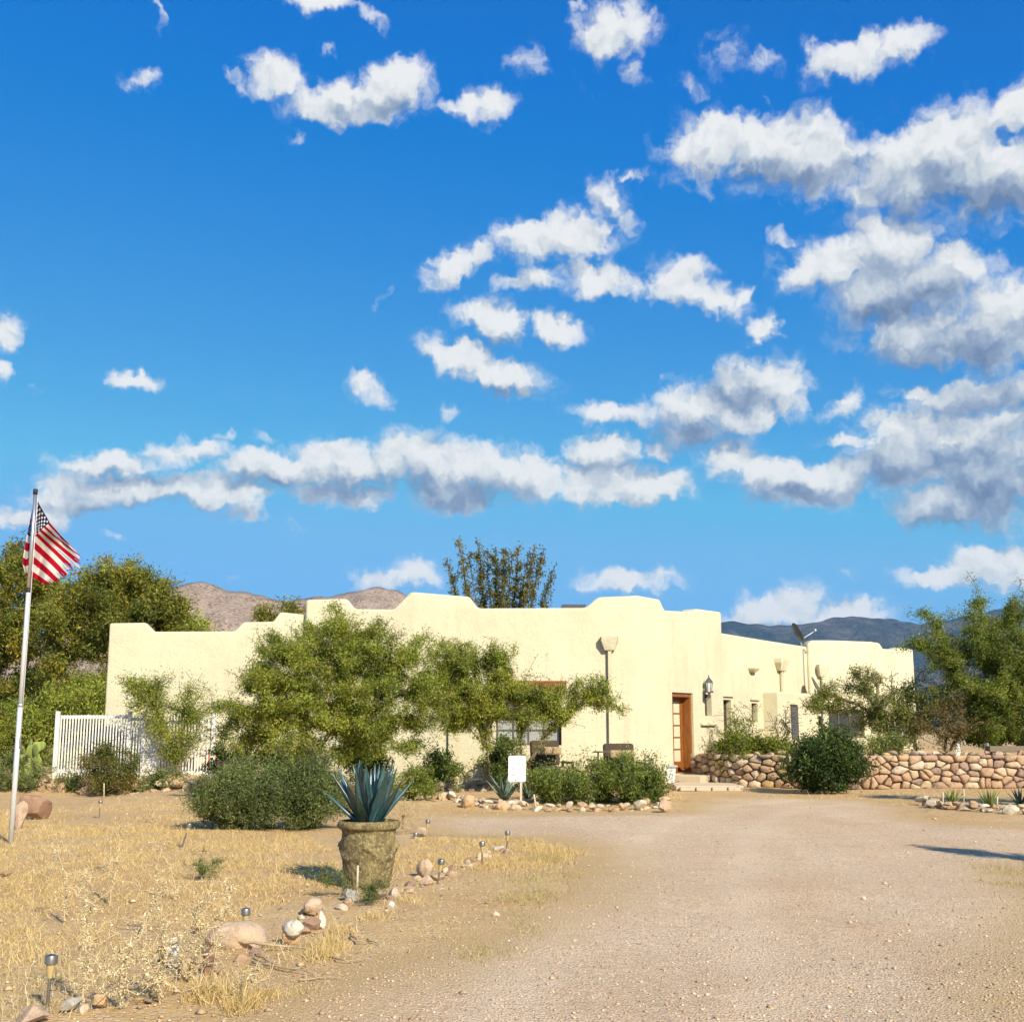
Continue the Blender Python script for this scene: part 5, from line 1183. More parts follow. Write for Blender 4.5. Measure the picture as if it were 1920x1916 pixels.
def gp(px, py): p = onG(px, py); return (p.x, p.y, gz(p.x, p.y))
rosette('agave', 'left agave of the stone-ringed bed at the driveway edge', gp(1787, 1508), 18, (.25, .42), .055, 38, M['agave_green'], 5, thick=.01)
rosette('agave', 'yellow-green agave in the middle of the stone-ringed bed', gp(1855, 1512), 20, (.25, .46), .05, 32, M['agave_green'], 6, thick=.01)
rosette('agave', 'bluish agave cut by the right picture edge', gp(1912, 1508), 18, (.25, .42), .06, 30, M['agave_teal'], 7, thick=.01)
rosette('agave', 'large grey agave left of the white sign', gp(945, 1508), 12, (.45, .68), .13, 40, M['agave_grey'], 8, bend=.2)
rosette('agave', 'pale grey agave right of the white sign post', gp(990, 1505), 12, (.35, .55), .10, 38, M['agave_grey'], 9, bend=.25)
rosette('yucca', 'dark spiky yucca at the left end of the picket fence', gp(108, 1470), 60, (.6, .8), .03, 12, M['yucca'], 10, .2, .1, 'yucca', .006)
rosette('yucca', 'small yellow-green yucca in front of the cactus bed', gp(140, 1481), 34, (.30, .42), .025, 15, M['yucca_pale'], 11, .2, .15, 'yucca', .006)
rosette('yucca', 'pale yucca standing above the straw boulder by the fence', gp(350, 1470), 30, (.55, .78), .035, 25, M['yucca_pale'], 12, .2, .1, 'yucca', .006)
rosette('yucca', 'little tufted yucca left of the mesquite trunk', gp(858, 1494), 24, (.2, .32), .02, 20, M['yucca_pale'], 13, .2, .1, 'yucca', .005)
def prickly(label, px, py, n, seed, size):
    base = gp(px, py); root = empty('prickly_pear', base); tag(root, label, 'cactus'); rn = random.Random(seed)
    bm = bmesh.new(); bmesh.ops.create_icosphere(bm, subdivisions=3, radius=1.0)
    for v in bm.verts: v.co = Vector((v.co.x * .36 * (1 + .25 * v.co.z), v.co.y * .07, v.co.z * .5 + .48))
    me = bm_mesh('pad', bm, True); ends = [(Vector((rn.uniform(-.5, .5) * size, rn.uniform(-.3, .3) * size, 0)), 0) for _ in range(max(3, n // 4))]
    for k in range(n):
        p, lv = ends[k % len(ends)] if k < len(ends) else rn.choice(ends)
        s = size * rn.uniform(.38, .55) * (.9 ** lv); tl, ti, az = rn.uniform(-.6, .6), rn.uniform(-.4, .4), rn.uniform(-1.0, 1.0)
        o = link('pad', me, M['pad'], root); o.location = p; o.scale = (s, s, s); o.rotation_euler = (ti, tl, az)
        tip = p + Matrix.Rotation(az, 3, 'Z') @ (Matrix.Rotation(tl, 3, 'Y') @ (Matrix.Rotation(ti, 3, 'X') @ Vector((0, 0, .85 * s))))
        if lv < 2: ends.append((tip, lv + 1))
    return root
prickly('yellow-green prickly pear cactus just right of the flagpole', 72, 1482, 20, 3, .85)
prickly('prickly pear cactus cut by the left picture edge', 5, 1482, 16, 4, .8)

# ------------------------------------------------------------------ garden lights
def garden_light(px, py, h, label, lean=0.0, leanaz=0.0, r=.036):
    p = onG(px, py); root = empty('solar_light', (p.x, p.y, gz(p.x, p.y) - .01)); root.rotation_euler = (0, lean, leanaz); tag(root, label, 'garden light', 'solar lights along the lawn border')
    lathe('stem', [(.0105, 0), (.0105, h - .13)], M['steel'], root, 10)
    lathe('lens', [(.014, h - .132), (.022, h - .09), (.027, h - .052)], M['lens'], root, 14)
    lathe('cap', [(.030, h - .054), (.037, h - .05), (.037, h - .012), (.034, h - .004), (.02, h)], M['steel'], root, 18)
    lathe('solar_cell', [(.019, h + .0005), (.001, h + .0012)], M['black'], root, 12)
garden_light(88, 1898, .315, 'nearest garden light in the bottom left corner', .02)
garden_light(459, 1762, .27, 'garden light with only its cap showing behind the pink boulder')
garden_light(820, 1656, .27, 'leaning garden light beside the tall rounded rock', .17)
garden_light(904, 1623, .29, 'upright garden light halfway along the scattered rocks')
garden_light(950, 1593, .27, 'farthest garden light on the driveway side of the rocks', .05)
garden_light(798, 1568, .26, 'garden light next to the tumbleweed behind the planter', .14)
garden_light(779, 1571, .10, 'stubby garden light fallen low beside the tumbleweed', .05)
garden_light(340, 1592, .36, 'crooked garden light in the lawn before the sage-green shrub', .28)
garden_light(186, 1535, .33, 'lone garden light on the path behind the lawn', .02)

# ------------------------------------------------------------------ flag and pole
fb_ = onG(20, 1581); FY = fb_.y
fpole = empty('flagpole', (fb_.x, FY, gz(fb_.x, FY) - .02)); tag(fpole, 'tall telescoping metal flagpole with a white lower half', 'flagpole')
topz = atY(67, 914, FY); H_ = topz.z; lx = topz.x - fb_.x
def pp(t): return (lx * t, 0, H_ * t)
polytube('lower_section', [pp(0), pp(.2), pp(.38)], .038, M['polewhite'], fpole, 14)
polytube('collar', [pp(.377), pp(.387)], .042, M['alu'], fpole, 14)
polytube('middle_section', [pp(.38), pp(.55), pp(.70)], .032, M['polewhite'], fpole, 14)
polytube('collar', [pp(.70), pp(.71)], .036, M['black'], fpole, 14)
polytube('upper_section', [pp(.71), pp(.85), pp(.985)], .026, M['alu'], fpole, 14)
polytube('pole_cap', [pp(.985), pp(1.0)], .034, M['black'], fpole, 14)
polytube('halyard', [(lx * t + .045, -.02, H_ * t) for t in (.28, .5, .75, .97)], .006, M['palegrey'], fpole, 4)
box('cleat', (lx * .28 + .045, -.03, H_ * .28), (.02, .03, .14), M['alu'], fpole)
# flag: grid pinned at the hoist, drooping and frayed; (s along the fly, t down the hoist) -> picture points
S_ = [0, .15, .4, .7, 1.0]; T_ = [0, .1, .27, .4, .54, .7, .85, 1.0]
PX = {0: [(67, 928), (63, 944), (58, 968), (55, 984), (51, 1000), (45, 1032), (41, 1060), (53, 1086)],
      .15: [(77, 947), (71, 958), (64, 977), (60, 990), (56, 1004), (51, 1036), (47, 1063), (55, 1087)],
      .4: [(95, 979), (88, 984), (80, 991), (73, 996), (67, 1003), (63, 1030), (60, 1056), (59, 1085)],
      .7: [(113, 1001), (112, 1008), (112, 1016), (106, 1026), (99, 1034), (88, 1052), (80, 1071), (72, 1092)],
      1.0: [(138, 1028), (150, 1040), (165, 1056), (156, 1069), (142, 1079), (122, 1086), (106, 1095), (92, 1101)]}
nu, nv = 200, 117
uu = np.linspace(0, 1, nu + 1); vv = np.linspace(0, 1, nv + 1)
colx = np.array([np.interp(vv, T_, [q[0] for q in PX[s]]) for s in S_]); coly = np.array([np.interp(vv, T_, [q[1] for q in PX[s]]) for s in S_])
def smooth(a, k=9):
    pad = np.pad(a, ((0, 0), (k, k)), 'edge'); return np.stack([np.convolve(r_, np.ones(2 * k + 1) / (2 * k + 1), 'valid') for r_ in pad])
colx, coly = smooth(colx), smooth(coly)
gx_ = np.stack([np.interp(uu, S_, colx[:, j]) for j in range(nv + 1)], 1); gy_ = np.stack([np.interp(uu, S_, coly[:, j]) for j in range(nv + 1)], 1)
V = np.zeros((nu + 1, nv + 1, 3))
for i in range(nu + 1):
    for j in range(nv + 1):
        s, t = uu[i], vv[j]
        dep = .10 * math.sin(s * 9 + t * 3.5) * min(1, s * 3) + .05 * math.sin(s * 21 - t * 6) * s + .12 * s
        dep += .16 * math.sin(math.pi * min(1, t * 1.05)) * (1 - s) ** 2 + .055
        V[i, j] = atY(gx_[i, j], gy_[i, j], FY + dep)
keepf = []; stripe = []
CAN = np.zeros((nu, nv, 3))
for i in range(nu):
    for j in range(nv):
        s, t = (i + .5) / nu, (j + .5) / nv
        k = int(t * 13); c = (0.40, 0.008, 0.022) if k % 2 == 0 else (0.66, 0.62, 0.56)
        if s < .4 and t < 7 / 13:
            c = (0.016, 0.018, 0.060)
            X_, Y_ = s / .4 * 12, t / (7 / 13) * 10
            for (ox, oy) in ((round(X_), round(Y_)),):
                if 1 <= ox <= 11 and 1 <= oy <= 9 and (ox + oy) % 2 == 0:
                    dx, dy = X_ - ox, Y_ - oy; th = math.atan2(dx, -dy)
                    if math.hypot(dx, dy * 1.0) < .62 * (.72 + .28 * math.cos(5 * th)): c = (0.72, 0.70, 0.68)
        CAN[i, j] = c
        fr = mnoise.noise(Vector((t * 26, 3.3, 0))) * .5 + .5
        lim = 1.0 - .14 * fr ** 1.3 - (.06 if mnoise.noise(Vector((t * 70, 8, 0))) > .15 else 0)
        hole = (abs(t - .155) < .012 and .5 < s < .93 and mnoise.noise(Vector((s * 22, 1, 1))) > -.05) or (abs(t - .43) < .008 and s > .72)
        if s < lim and not hole: keepf.append((i, j))
Fq = np.array([[i * (nv + 1) + j, (i + 1) * (nv + 1) + j, (i + 1) * (nv + 1) + j + 1, i * (nv + 1) + j + 1] for i, j in keepf])
fme = npmesh('flag', V.reshape(-1, 3), Fq, True)
ca = fme.color_attributes.new('tint', 'FLOAT_COLOR', 'CORNER')
cc = np.ones((len(Fq), 4, 4), np.float32); cc[:, :, :3] = np.array([CAN[i, j] for i, j in keepf])[:, None, :]
ca.data.foreach_set('color', cc.ravel())
m, T = newmat('flag_cloth'); a = T.n('ShaderNodeAttribute', attribute_name='tint').outputs['Color']
d = T.n('ShaderNodeBsdfDiffuse', {'Color': a}); t_ = T.n('ShaderNodeBsdfTranslucent', {'Color': a})
T.n('ShaderNodeOutputMaterial', {0: T.n('ShaderNodeMixShader', {0: .3, 1: d.outputs[0], 2: t_.outputs[0]}).outputs[0]})
M['flag'] = m
flag = link('flag', fme, m); tag(flag, 'frayed red and white striped flag with white stars on dark blue', 'flag')
sm = flag.modifiers.new('thick', 'SOLIDIFY'); sm.thickness = .003

# ------------------------------------------------------------------ picket fence
fn = empty('picket_fence'); tag(fn, 'tall white picket fence half hidden by garden plants', 'fence')
A_, B_ = atY(103, 1456, 33.0), atY(398, 1459, 32.6); A_.z = B_.z = 0
pk = bmesh.new(); box_bm(pk, 0, 0, .86, .036, .022, 1.66, bev=.004); pkm = bm_mesh('picket', pk); pkm.materials.append(M['white'])
L = (B_ - A_).length; dv = (B_ - A_) / L; rz = math.atan2(dv.y, dv.x); npk = int(L / .080)
def ftop(x): return 1.0 if x < .47 else (.97 if x < .56 else .93)
for k in range(npk + 1):
    x = k / npk; p = A_ + dv * (x * L)
    o = link('picket', pkm, None, fn); o.location = (p.x, p.y, gz(p.x, p.y) - .05); o.rotation_euler = (0, 0, rz); o.scale = (1 if not .56 < x < .66 else 2.1, 1, ftop(x))
for x in (0, .465, .56, 1.0):
    p = A_ + dv * (x * L); box('post', (p.x - dv.y * -.04, p.y - .05, 1.14), (.10, .09, 1.82), M['white'], fn, rz, .008)
for (x0, x1) in ((0, .465), (.465, .56), (.56, 1.0)):
    for z in (.50, 1.90):
        a = A_ + dv * (x0 * L + .05); b = A_ + dv * (x1 * L - .05); c = (a + b) / 2
        box('rail', (c.x + dv.y * .0, c.y + .031, z * ftop((x0 + x1) / 2)), ((b - a).length, .036, .085), M['white'], fn, rz)
# dark covered thing behind it
V = []; nk, nz = 28, 10; g0_ = atY(196, 1400, 33.55)
for i in range(nz + 1):
    t = i / nz; z = 1.38 * math.sin(t * math.pi / 2) ** .9; r = math.cos(t * math.pi / 2) ** .55
    for k in range(nk):
        th = 2 * math.pi * k / nk; q = 1 + .04 * math.sin(th * 7 + t * 3) * (1 - t)
        V.append((.60 * r * q * math.copysign(abs(math.cos(th)) ** .8, math.cos(th)), .30 * r * q * math.copysign(abs(math.sin(th)) ** .8, math.sin(th)), max(z, 0)))
Fq = [[i * nk + k, i * nk + (k + 1) % nk, (i + 1) * nk + (k + 1) % nk, (i + 1) * nk + k] for i in range(nz) for k in range(nk)]
o = link('covered_grill', npmesh('covered_grill', V, Fq, True), M['blackmatte']); o.location = (g0_.x, 33.55, .28); tag(o, 'black domed cover standing behind the picket fence', 'cover')

# ------------------------------------------------------------------ things round the house
sg = onG(974, 1517); sY = 25.6; sc_ = atY(969.5, 1441, sY); k_ = sY / F
sign = empty('yard_sign', (sc_.x, sY, 0)); tag(sign, 'white metal yard sign with faded arrow in front of the mesquite', 'sign')
bm = bmesh.new(); w, h, rr = 32 * k_ / 2, 47 * k_ / 2, .035; out = []
for cx_, cz_, a0_ in ((w - rr, h - rr, 0), (-w + rr, h - rr, 90), (-w + rr, -h + rr, 180), (w - rr, -h + rr, 270)):
    for q_ in range(5): a = R(a0_ + q_ * 22.5); out.append((cx_ + rr * math.cos(a), cz_ + rr * math.sin(a)))
vv_ = [bm.verts.new((x, 0, z)) for x, z in out]; f = bm.faces.new(vv_); r = bmesh.ops.extrude_face_region(bm, geom=[f])
for v in [g for g in r['geom'] if isinstance(g, bmesh.types.BMVert)]: v.co.y += .006
bmesh.ops.recalc_face_normals(bm, faces=bm.faces)
o = link('panel', bm_mesh('panel', bm), M['sign_white'], sign); o.location = (0, 0, sc_.z); panel = o
box('post', (.08, .02, sc_.z * .5 + .05), (.045, .025, sc_.z + .1), M['stake'], sign)
rn = random.Random(8)
for row, (z, xs_) in enumerate(((.115, (-.085, -.05, -.01, .03, .065)), (.0, (-.07, -.035, .0, .04, .075)))):
    for x in xs_:
        for q_ in range(3): box('worn_letter', (x + rn.uniform(-.008, .008), -.002, z + rn.uniform(-.014, .014)), (rn.choice((.005, .018)), .003, rn.choice((.005, .022))), M['grey_text'], panel)
box('arrow', (-.01, -.002, -.122), (.15, .003, .012), M['grey_text'], panel)
bm = bmesh.new(); bm.faces.new([bm.verts.new(p) for p in ((-.115, -.004, -.122), (-.07, -.004, -.143), (-.07, -.004, -.101))]); link('arrow', bm_mesh('arrow', bm), M['grey_text'], panel)
box('bolt', (-.035, -.006, -.22), (.018, .008, .026), M['darkgrey'], panel)

def stake(px, py0, py1, label, lean=0.0, mat='stake', w=.035):
    p = onG(px, py0); top = atY(px + lean, py1, p.y); o = polytube('wooden_stake', [(0, 0, -.05), ((top.x - p.x) * .5, 0, top.z * .5), (top.x - p.x, 0, top.z)], w * .5, M[mat], None, 5)
    o.location = (p.x, p.y, 0); tag(o, label, 'stake', 'stakes in the garden beds'); return o
stake(1078, 1508, 1448, 'thick pale stake standing before the long leafy bush, first from the sign', -6, w=.05)
stake(1122, 1504, 1451, 'greenish stake in the middle of the long leafy bush', 2, 'greystake', .045)
stake(1171, 1504, 1450, 'thin stake at the right part of the long leafy bush', -8, 'greystake', .03)
stake(1006, 1520, 1489, 'short pale stake in the stones right of the sign', -5, w=.035)
stake(979, 1505, 1447, 'slanted stake right beside the sign panel', -4, w=.03)
stake(889, 1485, 1443, 'pale stake just left of the mesquite trunk', 3, w=.04)
stake(669, 1686, 1622, 'white stake in front of the planter', 2, 'stake', .022)
stake(720, 1500, 1437, 'pale stake behind the planter agave', 1, w=.03)
stake(1768, 1514, 1484, 'left white stake in the agave bed at the drive edge', 0, w=.035)
stake(1807, 1508, 1479, 'second white stake in the agave bed at the drive edge', 0, w=.035)
stake(1870, 1518, 1493, 'third white stake in the agave bed near the right edge', 0, w=.035)
stake(195, 1496, 1468, 'small stake poking out of the flat slab border', 0, w=.03)
stake(38, 1476, 1417, 'tall pale stake right beside the flagpole', 2, w=.05)
stake(143, 1478, 1407, 'tall stake left of the reddish-tipped bush', 1, w=.045)
stake(378, 1482, 1442, 'stake left of the sage-green shrub', 3, w=.04)
stake(1073, 1470, 1368, 'dark metal post standing against the house wall beside the lounger', 0, 'frame_dark', .05)
stake(855, 1478, 1370, 'thin dark rod in front of the house wall left of the mesquite trunk', 0, 'frame_dark', .025)
def plant_marker(px, py0, py1, label):
    p = onG(px, py0); t_ = atY(px, py1, p.y); root = empty('plant_marker', (p.x, p.y, 0)); tag(root, label, 'marker', 'plant markers')
    polytube('stick', [(0, 0, -.05), (0, 0, t_.z)], .018, M['stake'], root, 5)
    box('label_plate', (.04, -.02, t_.z + .05), (.20, .015, .12), M['sign_white'], root)
plant_marker(246, 1478, 1408, 'plant marker with white plate right of the reddish-tipped bush'); plant_marker(333, 1478, 1410, 'plant marker with white plate at the slim young tree')

def lounger(px, py, wpx, label, rz):
    p = atY(px, py, 31.2); w = wpx * 31.2 / F; root = empty('patio_lounger', (p.x, 31.2, gz(p.x, 31.2)), rz); tag(root, label, 'lounger', 'patio loungers by the house wall'); top = p.z
    b = box('backrest', (0, .42, top - .30), (w, .16, .62), M['brown_fabric'], root, bev=.06); b.rotation_euler = (R(-12), 0, 0)
    box('seat_cushion', (0, -.05, .46), (w * .92, .95, .18), M['tan_fabric'], root, bev=.05)
    box('pillow', (.02, .26, top - .36), (w * .8, .16, .20), M['tan_fabric'], root, bev=.05)
    box('seat_frame', (0, -.05, .33), (w, 1.0, .07), M['brown_fabric'], root)
    for sx in (-1, 1):
        box('armrest', (sx * (w * .5 + .03), -.02, .66), (.07, .9, .05), M['brown_fabric'], root, bev=.01)
        for sy in (-.46, .40): box('leg', (sx * (w * .5 + .03), sy, .31), (.055, .055, .64), M['brown_fabric'], root)
lounger(1034, 1389, 56, 'brown patio lounger with a tan pillow behind the sign', .25)
lounger(1168, 1394, 58, 'brown patio lounger nearest to the corner of the house', .1)
tb = atY(1128, 1417, 31); tt_ = empty('side_table', (tb.x, 31, gz(tb.x, 31))); tag(tt_, 'small dark side table between the two loungers', 'table')
lathe('table_top', [(.20, tb.z - .03), (.21, tb.z - .015), (.20, tb.z)], M['frame_dark'], tt_, 18)
for k in range(3): a = k * 2.09; polytube('leg', [(.17 * math.cos(a), .17 * math.sin(a), tb.z - .03), (.2 * math.cos(a), .2 * math.sin(a), 0)], .012, M['frame_dark'], tt_, 5)

bn = onG(1251, 1474); bin_ = empty('storage_bin', (bn.x, bn.y + .3, 0), .15); tag(bin_, 'pale grey plastic bin with darker lid beside the door step', 'bin')
bm = bmesh.new(); box_bm(bm, 0, 0, .26, .50, .42, .50)
for v in bm.verts:
    if v.co.z < .1: v.co.x *= .82; v.co.y *= .82
bmesh.ops.bevel(bm, geom=list(bm.edges), offset=.02, segments=2, affect='EDGES')
link('tub', bm_mesh('tub', bm), M['palegrey'], bin_); box('lid', (0, 0, .545), (.58, .48, .06), M['grey'], bin_, bev=.02)
for sx in (-1, 1): box('handle', (sx * .262, 0, .42), (.03, .16, .03), M['grey'], bin_, bev=.008)

pt = onG(395, 1476); po = empty('terracotta_pot', (pt.x, 33.5, 0)); po.location = (atY(395, 1430, 33.5).x, 33.5, 0); tag(po, 'tall orange terracotta pot at the end of the picket fence', 'pot')
zt = atY(395, 1405, 33.5).z
lathe('pot_body', [(.10, 0), (.14, .1), (.20, zt * .45), (.19, zt * .75), (.12, zt * .9), (.11, zt * .94)], M['terracotta'], po, 20); lathe('pot_rim', [(.112, zt * .94), (.16, zt * .955), (.165, zt * .985), (.13, zt), (.09, zt * .985)], M['terracotta'], po, 20)
rb = atY(442, 1431, 30); rbx = empty('red_bench', (rb.x, 30, 0)); tag(rbx, 'low weathered red bench under the largest mesquite', 'bench')
box('seat', (0, 0, rb.z), (.85, .34, .10), plain('red_wood', (0.30, 0.10, 0.075), .8, var=.3), rbx, bev=.015)
for sx in (-.34, .34): box('leg', (sx, 0, rb.z * .5 - .03), (.09, .30, rb.z - .04), M['wood_grey'], rbx)
# old timber and a white board behind the wall at the right
lgp = atY(1890, 1404, 34.6); lg = empty('log_bench', (lgp.x, 34.6, gz(lgp.x, 34.6))); tag(lg, 'weathered grey timber bench behind the stone wall at the right edge', 'bench')
hz_ = lgp.z - gz(lgp.x, 34.6)
box('seat', (0, 0, hz_), (1.15, .36, .16), M['wood_grey'], lg, bev=.02)
for sx in (-.42, .42): box('leg', (sx, 0, hz_ * .5 - .05), (.14, .3, hz_ - .06), M['wood_grey'], lg)
wp = atY(1795, 1390, 35.3); o = box('white_board', (wp.x, 35.3, wp.z - .05), (.16, .05, .75), M['white'], None, .2, .01); tag(o, 'upright white board among the shrubs behind the stone wall', 'board')
wp = atY(1850, 1402, 35.0); o = box('white_post', (wp.x, 35.0, wp.z - .08), (.09, .09, .42), M['white'], None, .2, .01); tag(o, 'short white post beside the weathered timber bench', 'post')

# fallen branches on the dirt
def branch(pts, r0, label, seed):
    rn = random.Random(seed); P = []
    for a in pts: p = onG(*a[:2]); P.append((p.x, p.y, gz(p.x, p.y) + (a[2] if len(a) > 2 else .015)))
    Q = []
    for a, b in zip(P[:-1], P[1:]):
        for s in range(4): t = s / 4; Q.append(tuple(a[i] + (b[i] - a[i]) * t + rn.uniform(-.012, .012) * (i < 2) + rn.uniform(0, .01) * (i == 2) for i in range(3)))
    Q.append(P[-1]); o = polytube('fallen_branch', Q, np.linspace(r0, r0 * .35, len(Q)), M['stick'], None, 6); tag(o, label, 'branch', 'fallen branches')
M['stick'] = plain('dry_stick', (0.42, 0.32, 0.19), .9, var=.3, scale=14)
branch([(402, 1767, .05), (450, 1778, .06), (500, 1782, .05), (545, 1779, .03), (585, 1783, .02)], .016, 'long dry branch lying below the white and orange rocks', 1)
branch([(470, 1808), (520, 1818, .03), (600, 1832)], .010, 'thin straight stick lying on the dirt below the long branch', 2)
branch([(480, 1795, .03), (505, 1812, .03), (540, 1822), (570, 1814)], .009, 'forked twig between the long branch and the thin stick', 3)
branch([(620, 1795), (650, 1806, .02), (685, 1799)], .008, 'short curved twig at the right end of the dead brush', 4)
branch([(560, 1842), (610, 1836, .02), (645, 1838)], .006, 'pale bent twig on the bare dirt', 5)
branch([(655, 1752), (672, 1768, .03), (690, 1766)], .010, 'dark twig between the rocks and the drive', 6)
branch([(690, 1760), (712, 1770)], .008, 'short dark stick near the drive edge', 7)

# trees just outside the view whose shadows cross the drive
plant('slender_tree', 'slender tree at the driveway side casting the narrow shadow on the gravel', 'tree', [[(8.75, 12.35, -.05), (8.75, 12.35, 2), (8.7, 12.35, 3.8)]], [(np.array([8.75, 12.35, 2.1]), np.array([.62, .62, 1.5]), 1.0), (np.array([8.72, 12.35, 3.4]), np.array([.34, .34, .6]), .5)], 420, 40, .11, .03, MESQ, 95, .06, .006, .08, .2, 0)
plant('mesquite_tree', 'mesquite right of the agave bed shading the foot of the stone wall', 'tree', [[(12.2, 25.1, -.05), (12.1, 25.1, 1.6), (11.8, 25.1, 2.6)]], [(np.array([11.75, 25.1, 3.0]), np.array([.95, .9, .7]), 1.0), (np.array([12.8, 24.9, 2.8]), np.array([.8, .8, .6]), .8)], 420, 46, .10, .027, MESQ, 96, .08, .006, .1, .2, .2)

# ------------------------------------------------------------------ dry grass
def blades(poly_px, n, h, w, pal, seed, clump=0.0, patch=None, lean=.5):
    r2 = np.random.default_rng(seed); poly = gpoly(poly_px); lo, hi = poly.min(0), poly.max(0); pts = np.zeros((0, 2))
    while len(pts) < n:
        q_ = lo + r2.random((n * 2, 2)) * (hi - lo); q_ = q_[inpoly(q_, poly)]
        if patch is not None:
            nz_ = np.array([mnoise.noise(Vector((a * patch, b * patch, seed))) + .5 * mnoise.noise(Vector((a * patch * 3, b * patch * 3, seed + 4))) for a, b in q_]); q_ = q_[nz_ > r2.uniform(-.35, .35, len(q_))]
        pts = np.concatenate([pts, q_])
    pts = pts[:n]
    if clump: pts = pts[r2.integers(0, max(1, n // 14), n)] + r2.normal(size=(n, 2)) * clump
    return grass_from(pts, h, w, pal, r2, lean)
def grass_from(pts, h, w, pal, r2, lean):
    n = len(pts); z = np.array([gz(a, b) for a, b in pts]); b = np.column_stack([pts, z - .004])
    H2 = h * r2.gamma(4, .25, (n, 1)); d = r2.normal(size=(n, 3)) * lean; d[:, 2] = 1; d /= np.linalg.norm(d, axis=1, keepdims=True)
    s = np.cross(d, r2.normal(size=(n, 3))); s /= np.linalg.norm(s, axis=1, keepdims=True); W2 = w * r2.uniform(.6, 1.4, (n, 1))
    mid = b + d * H2 * .55; d2 = d + r2.normal(size=(n, 3)) * .45; d2 /= np.linalg.norm(d2, axis=1, keepdims=True); tip = mid + d2 * H2 * .5
    tip[:, 2] = np.maximum(tip[:, 2], z + .004)
    V = np.stack([b - s * W2 * .5, b + s * W2 * .5, mid + s * W2 * .4, mid - s * W2 * .4, tip], 1).reshape(-1, 3)
    pal = np.array(pal); f = np.clip(r2.normal(.5, .25, n), 0, .999) * (len(pal) - 1); lo = f.astype(int); fr = (f - lo)[:, None]
    c = (pal[lo] * (1 - fr) + pal[np.minimum(lo + 1, len(pal) - 1)] * fr) * r2.uniform(.8, 1.2, (n, 1))
    return V, (np.arange(n)[:, None, None] * 5 + np.array([[0, 1, 2], [0, 2, 3], [3, 2, 4]])[None]).reshape(-1, 3), np.repeat(c, 5, 0)
def stuff(name, label, sets, mat, cat):
    V = []; Fq = []; C_ = []; o_ = 0
    for v, f, c in sets: V.append(v); Fq.append(f + o_); C_.append(c); o_ += len(v)
    o = link(name, npmesh(name, np.concatenate(V), np.concatenate(Fq), False, np.concatenate(C_)), M[mat]); tag(o, label, cat, kind='stuff'); return o
GOLD = [(0.36, 0.24, 0.09), (0.52, 0.37, 0.15), (0.64, 0.48, 0.21), (0.70, 0.56, 0.30)]
LAWN = [(-80, 1556), (110, 1548), (330, 1556), (560, 1566), (625, 1590), (640, 1660), (560, 1690), (470, 1722), (350, 1752), (200, 1775), (-80, 1800)]
FARL = [(-80, 1520), (370, 1515), (370, 1552), (330, 1560), (-80, 1556)]
RIGHTL = [(735, 1600), (790, 1572), (980, 1577), (1075, 1598), (1085, 1615), (980, 1640), (820, 1628), (740, 1650)]
LOWL = [(-80, 1790), (250, 1770), (420, 1745), (560, 1740), (640, 1760), (560, 1810), (420, 1880), (-80, 1930)]
sets = [blades(LAWN, 34000, .042, .0045, GOLD, 1, patch=.9, lean=.8), blades(LAWN, 14000, .075, .004, GOLD, 2, clump=.06, patch=.7, lean=.7), blades(FARL, 7000, .05, .006, GOLD, 3, patch=.6), blades(RIGHTL, 11000, .045, .0045, GOLD, 4, patch=1.3, lean=.8), blades(RIGHTL, 3000, .07, .004, GOLD, 5, clump=.06, patch=1.0),
        blades(LOWL, 6000, .045, .004, STRAW, 6, clump=.05, patch=1.2), blades([(640, 1660), (740, 1640), (1080, 1600), (1080, 1660), (780, 1775), (560, 1830), (560, 1740)], 4500, .035, .004, STRAW, 7, clump=.06, patch=1.1, lean=.9)]
stuff('dry_grass', 'short straw-coloured dry grass covering the lawn beside the drive', sets, 'dry', 'grass')
def tuft(px, py, rpx, n, h, seed, pal=GOLD, lean=.55, ry=.5):
    r2 = np.random.default_rng(seed); c = onG(px, py); k = c.y / F
    pts = np.column_stack([c.x + r2.normal(size=n) * rpx * k * .5, c.y + r2.normal(size=n) * rpx * k * ry * 2.0])
    return grass_from(pts, h, .0045, pal, r2, lean)
tufts = []; OLG = [(0.26, 0.22, 0.08), (0.40, 0.33, 0.13), (0.52, 0.43, 0.2)]
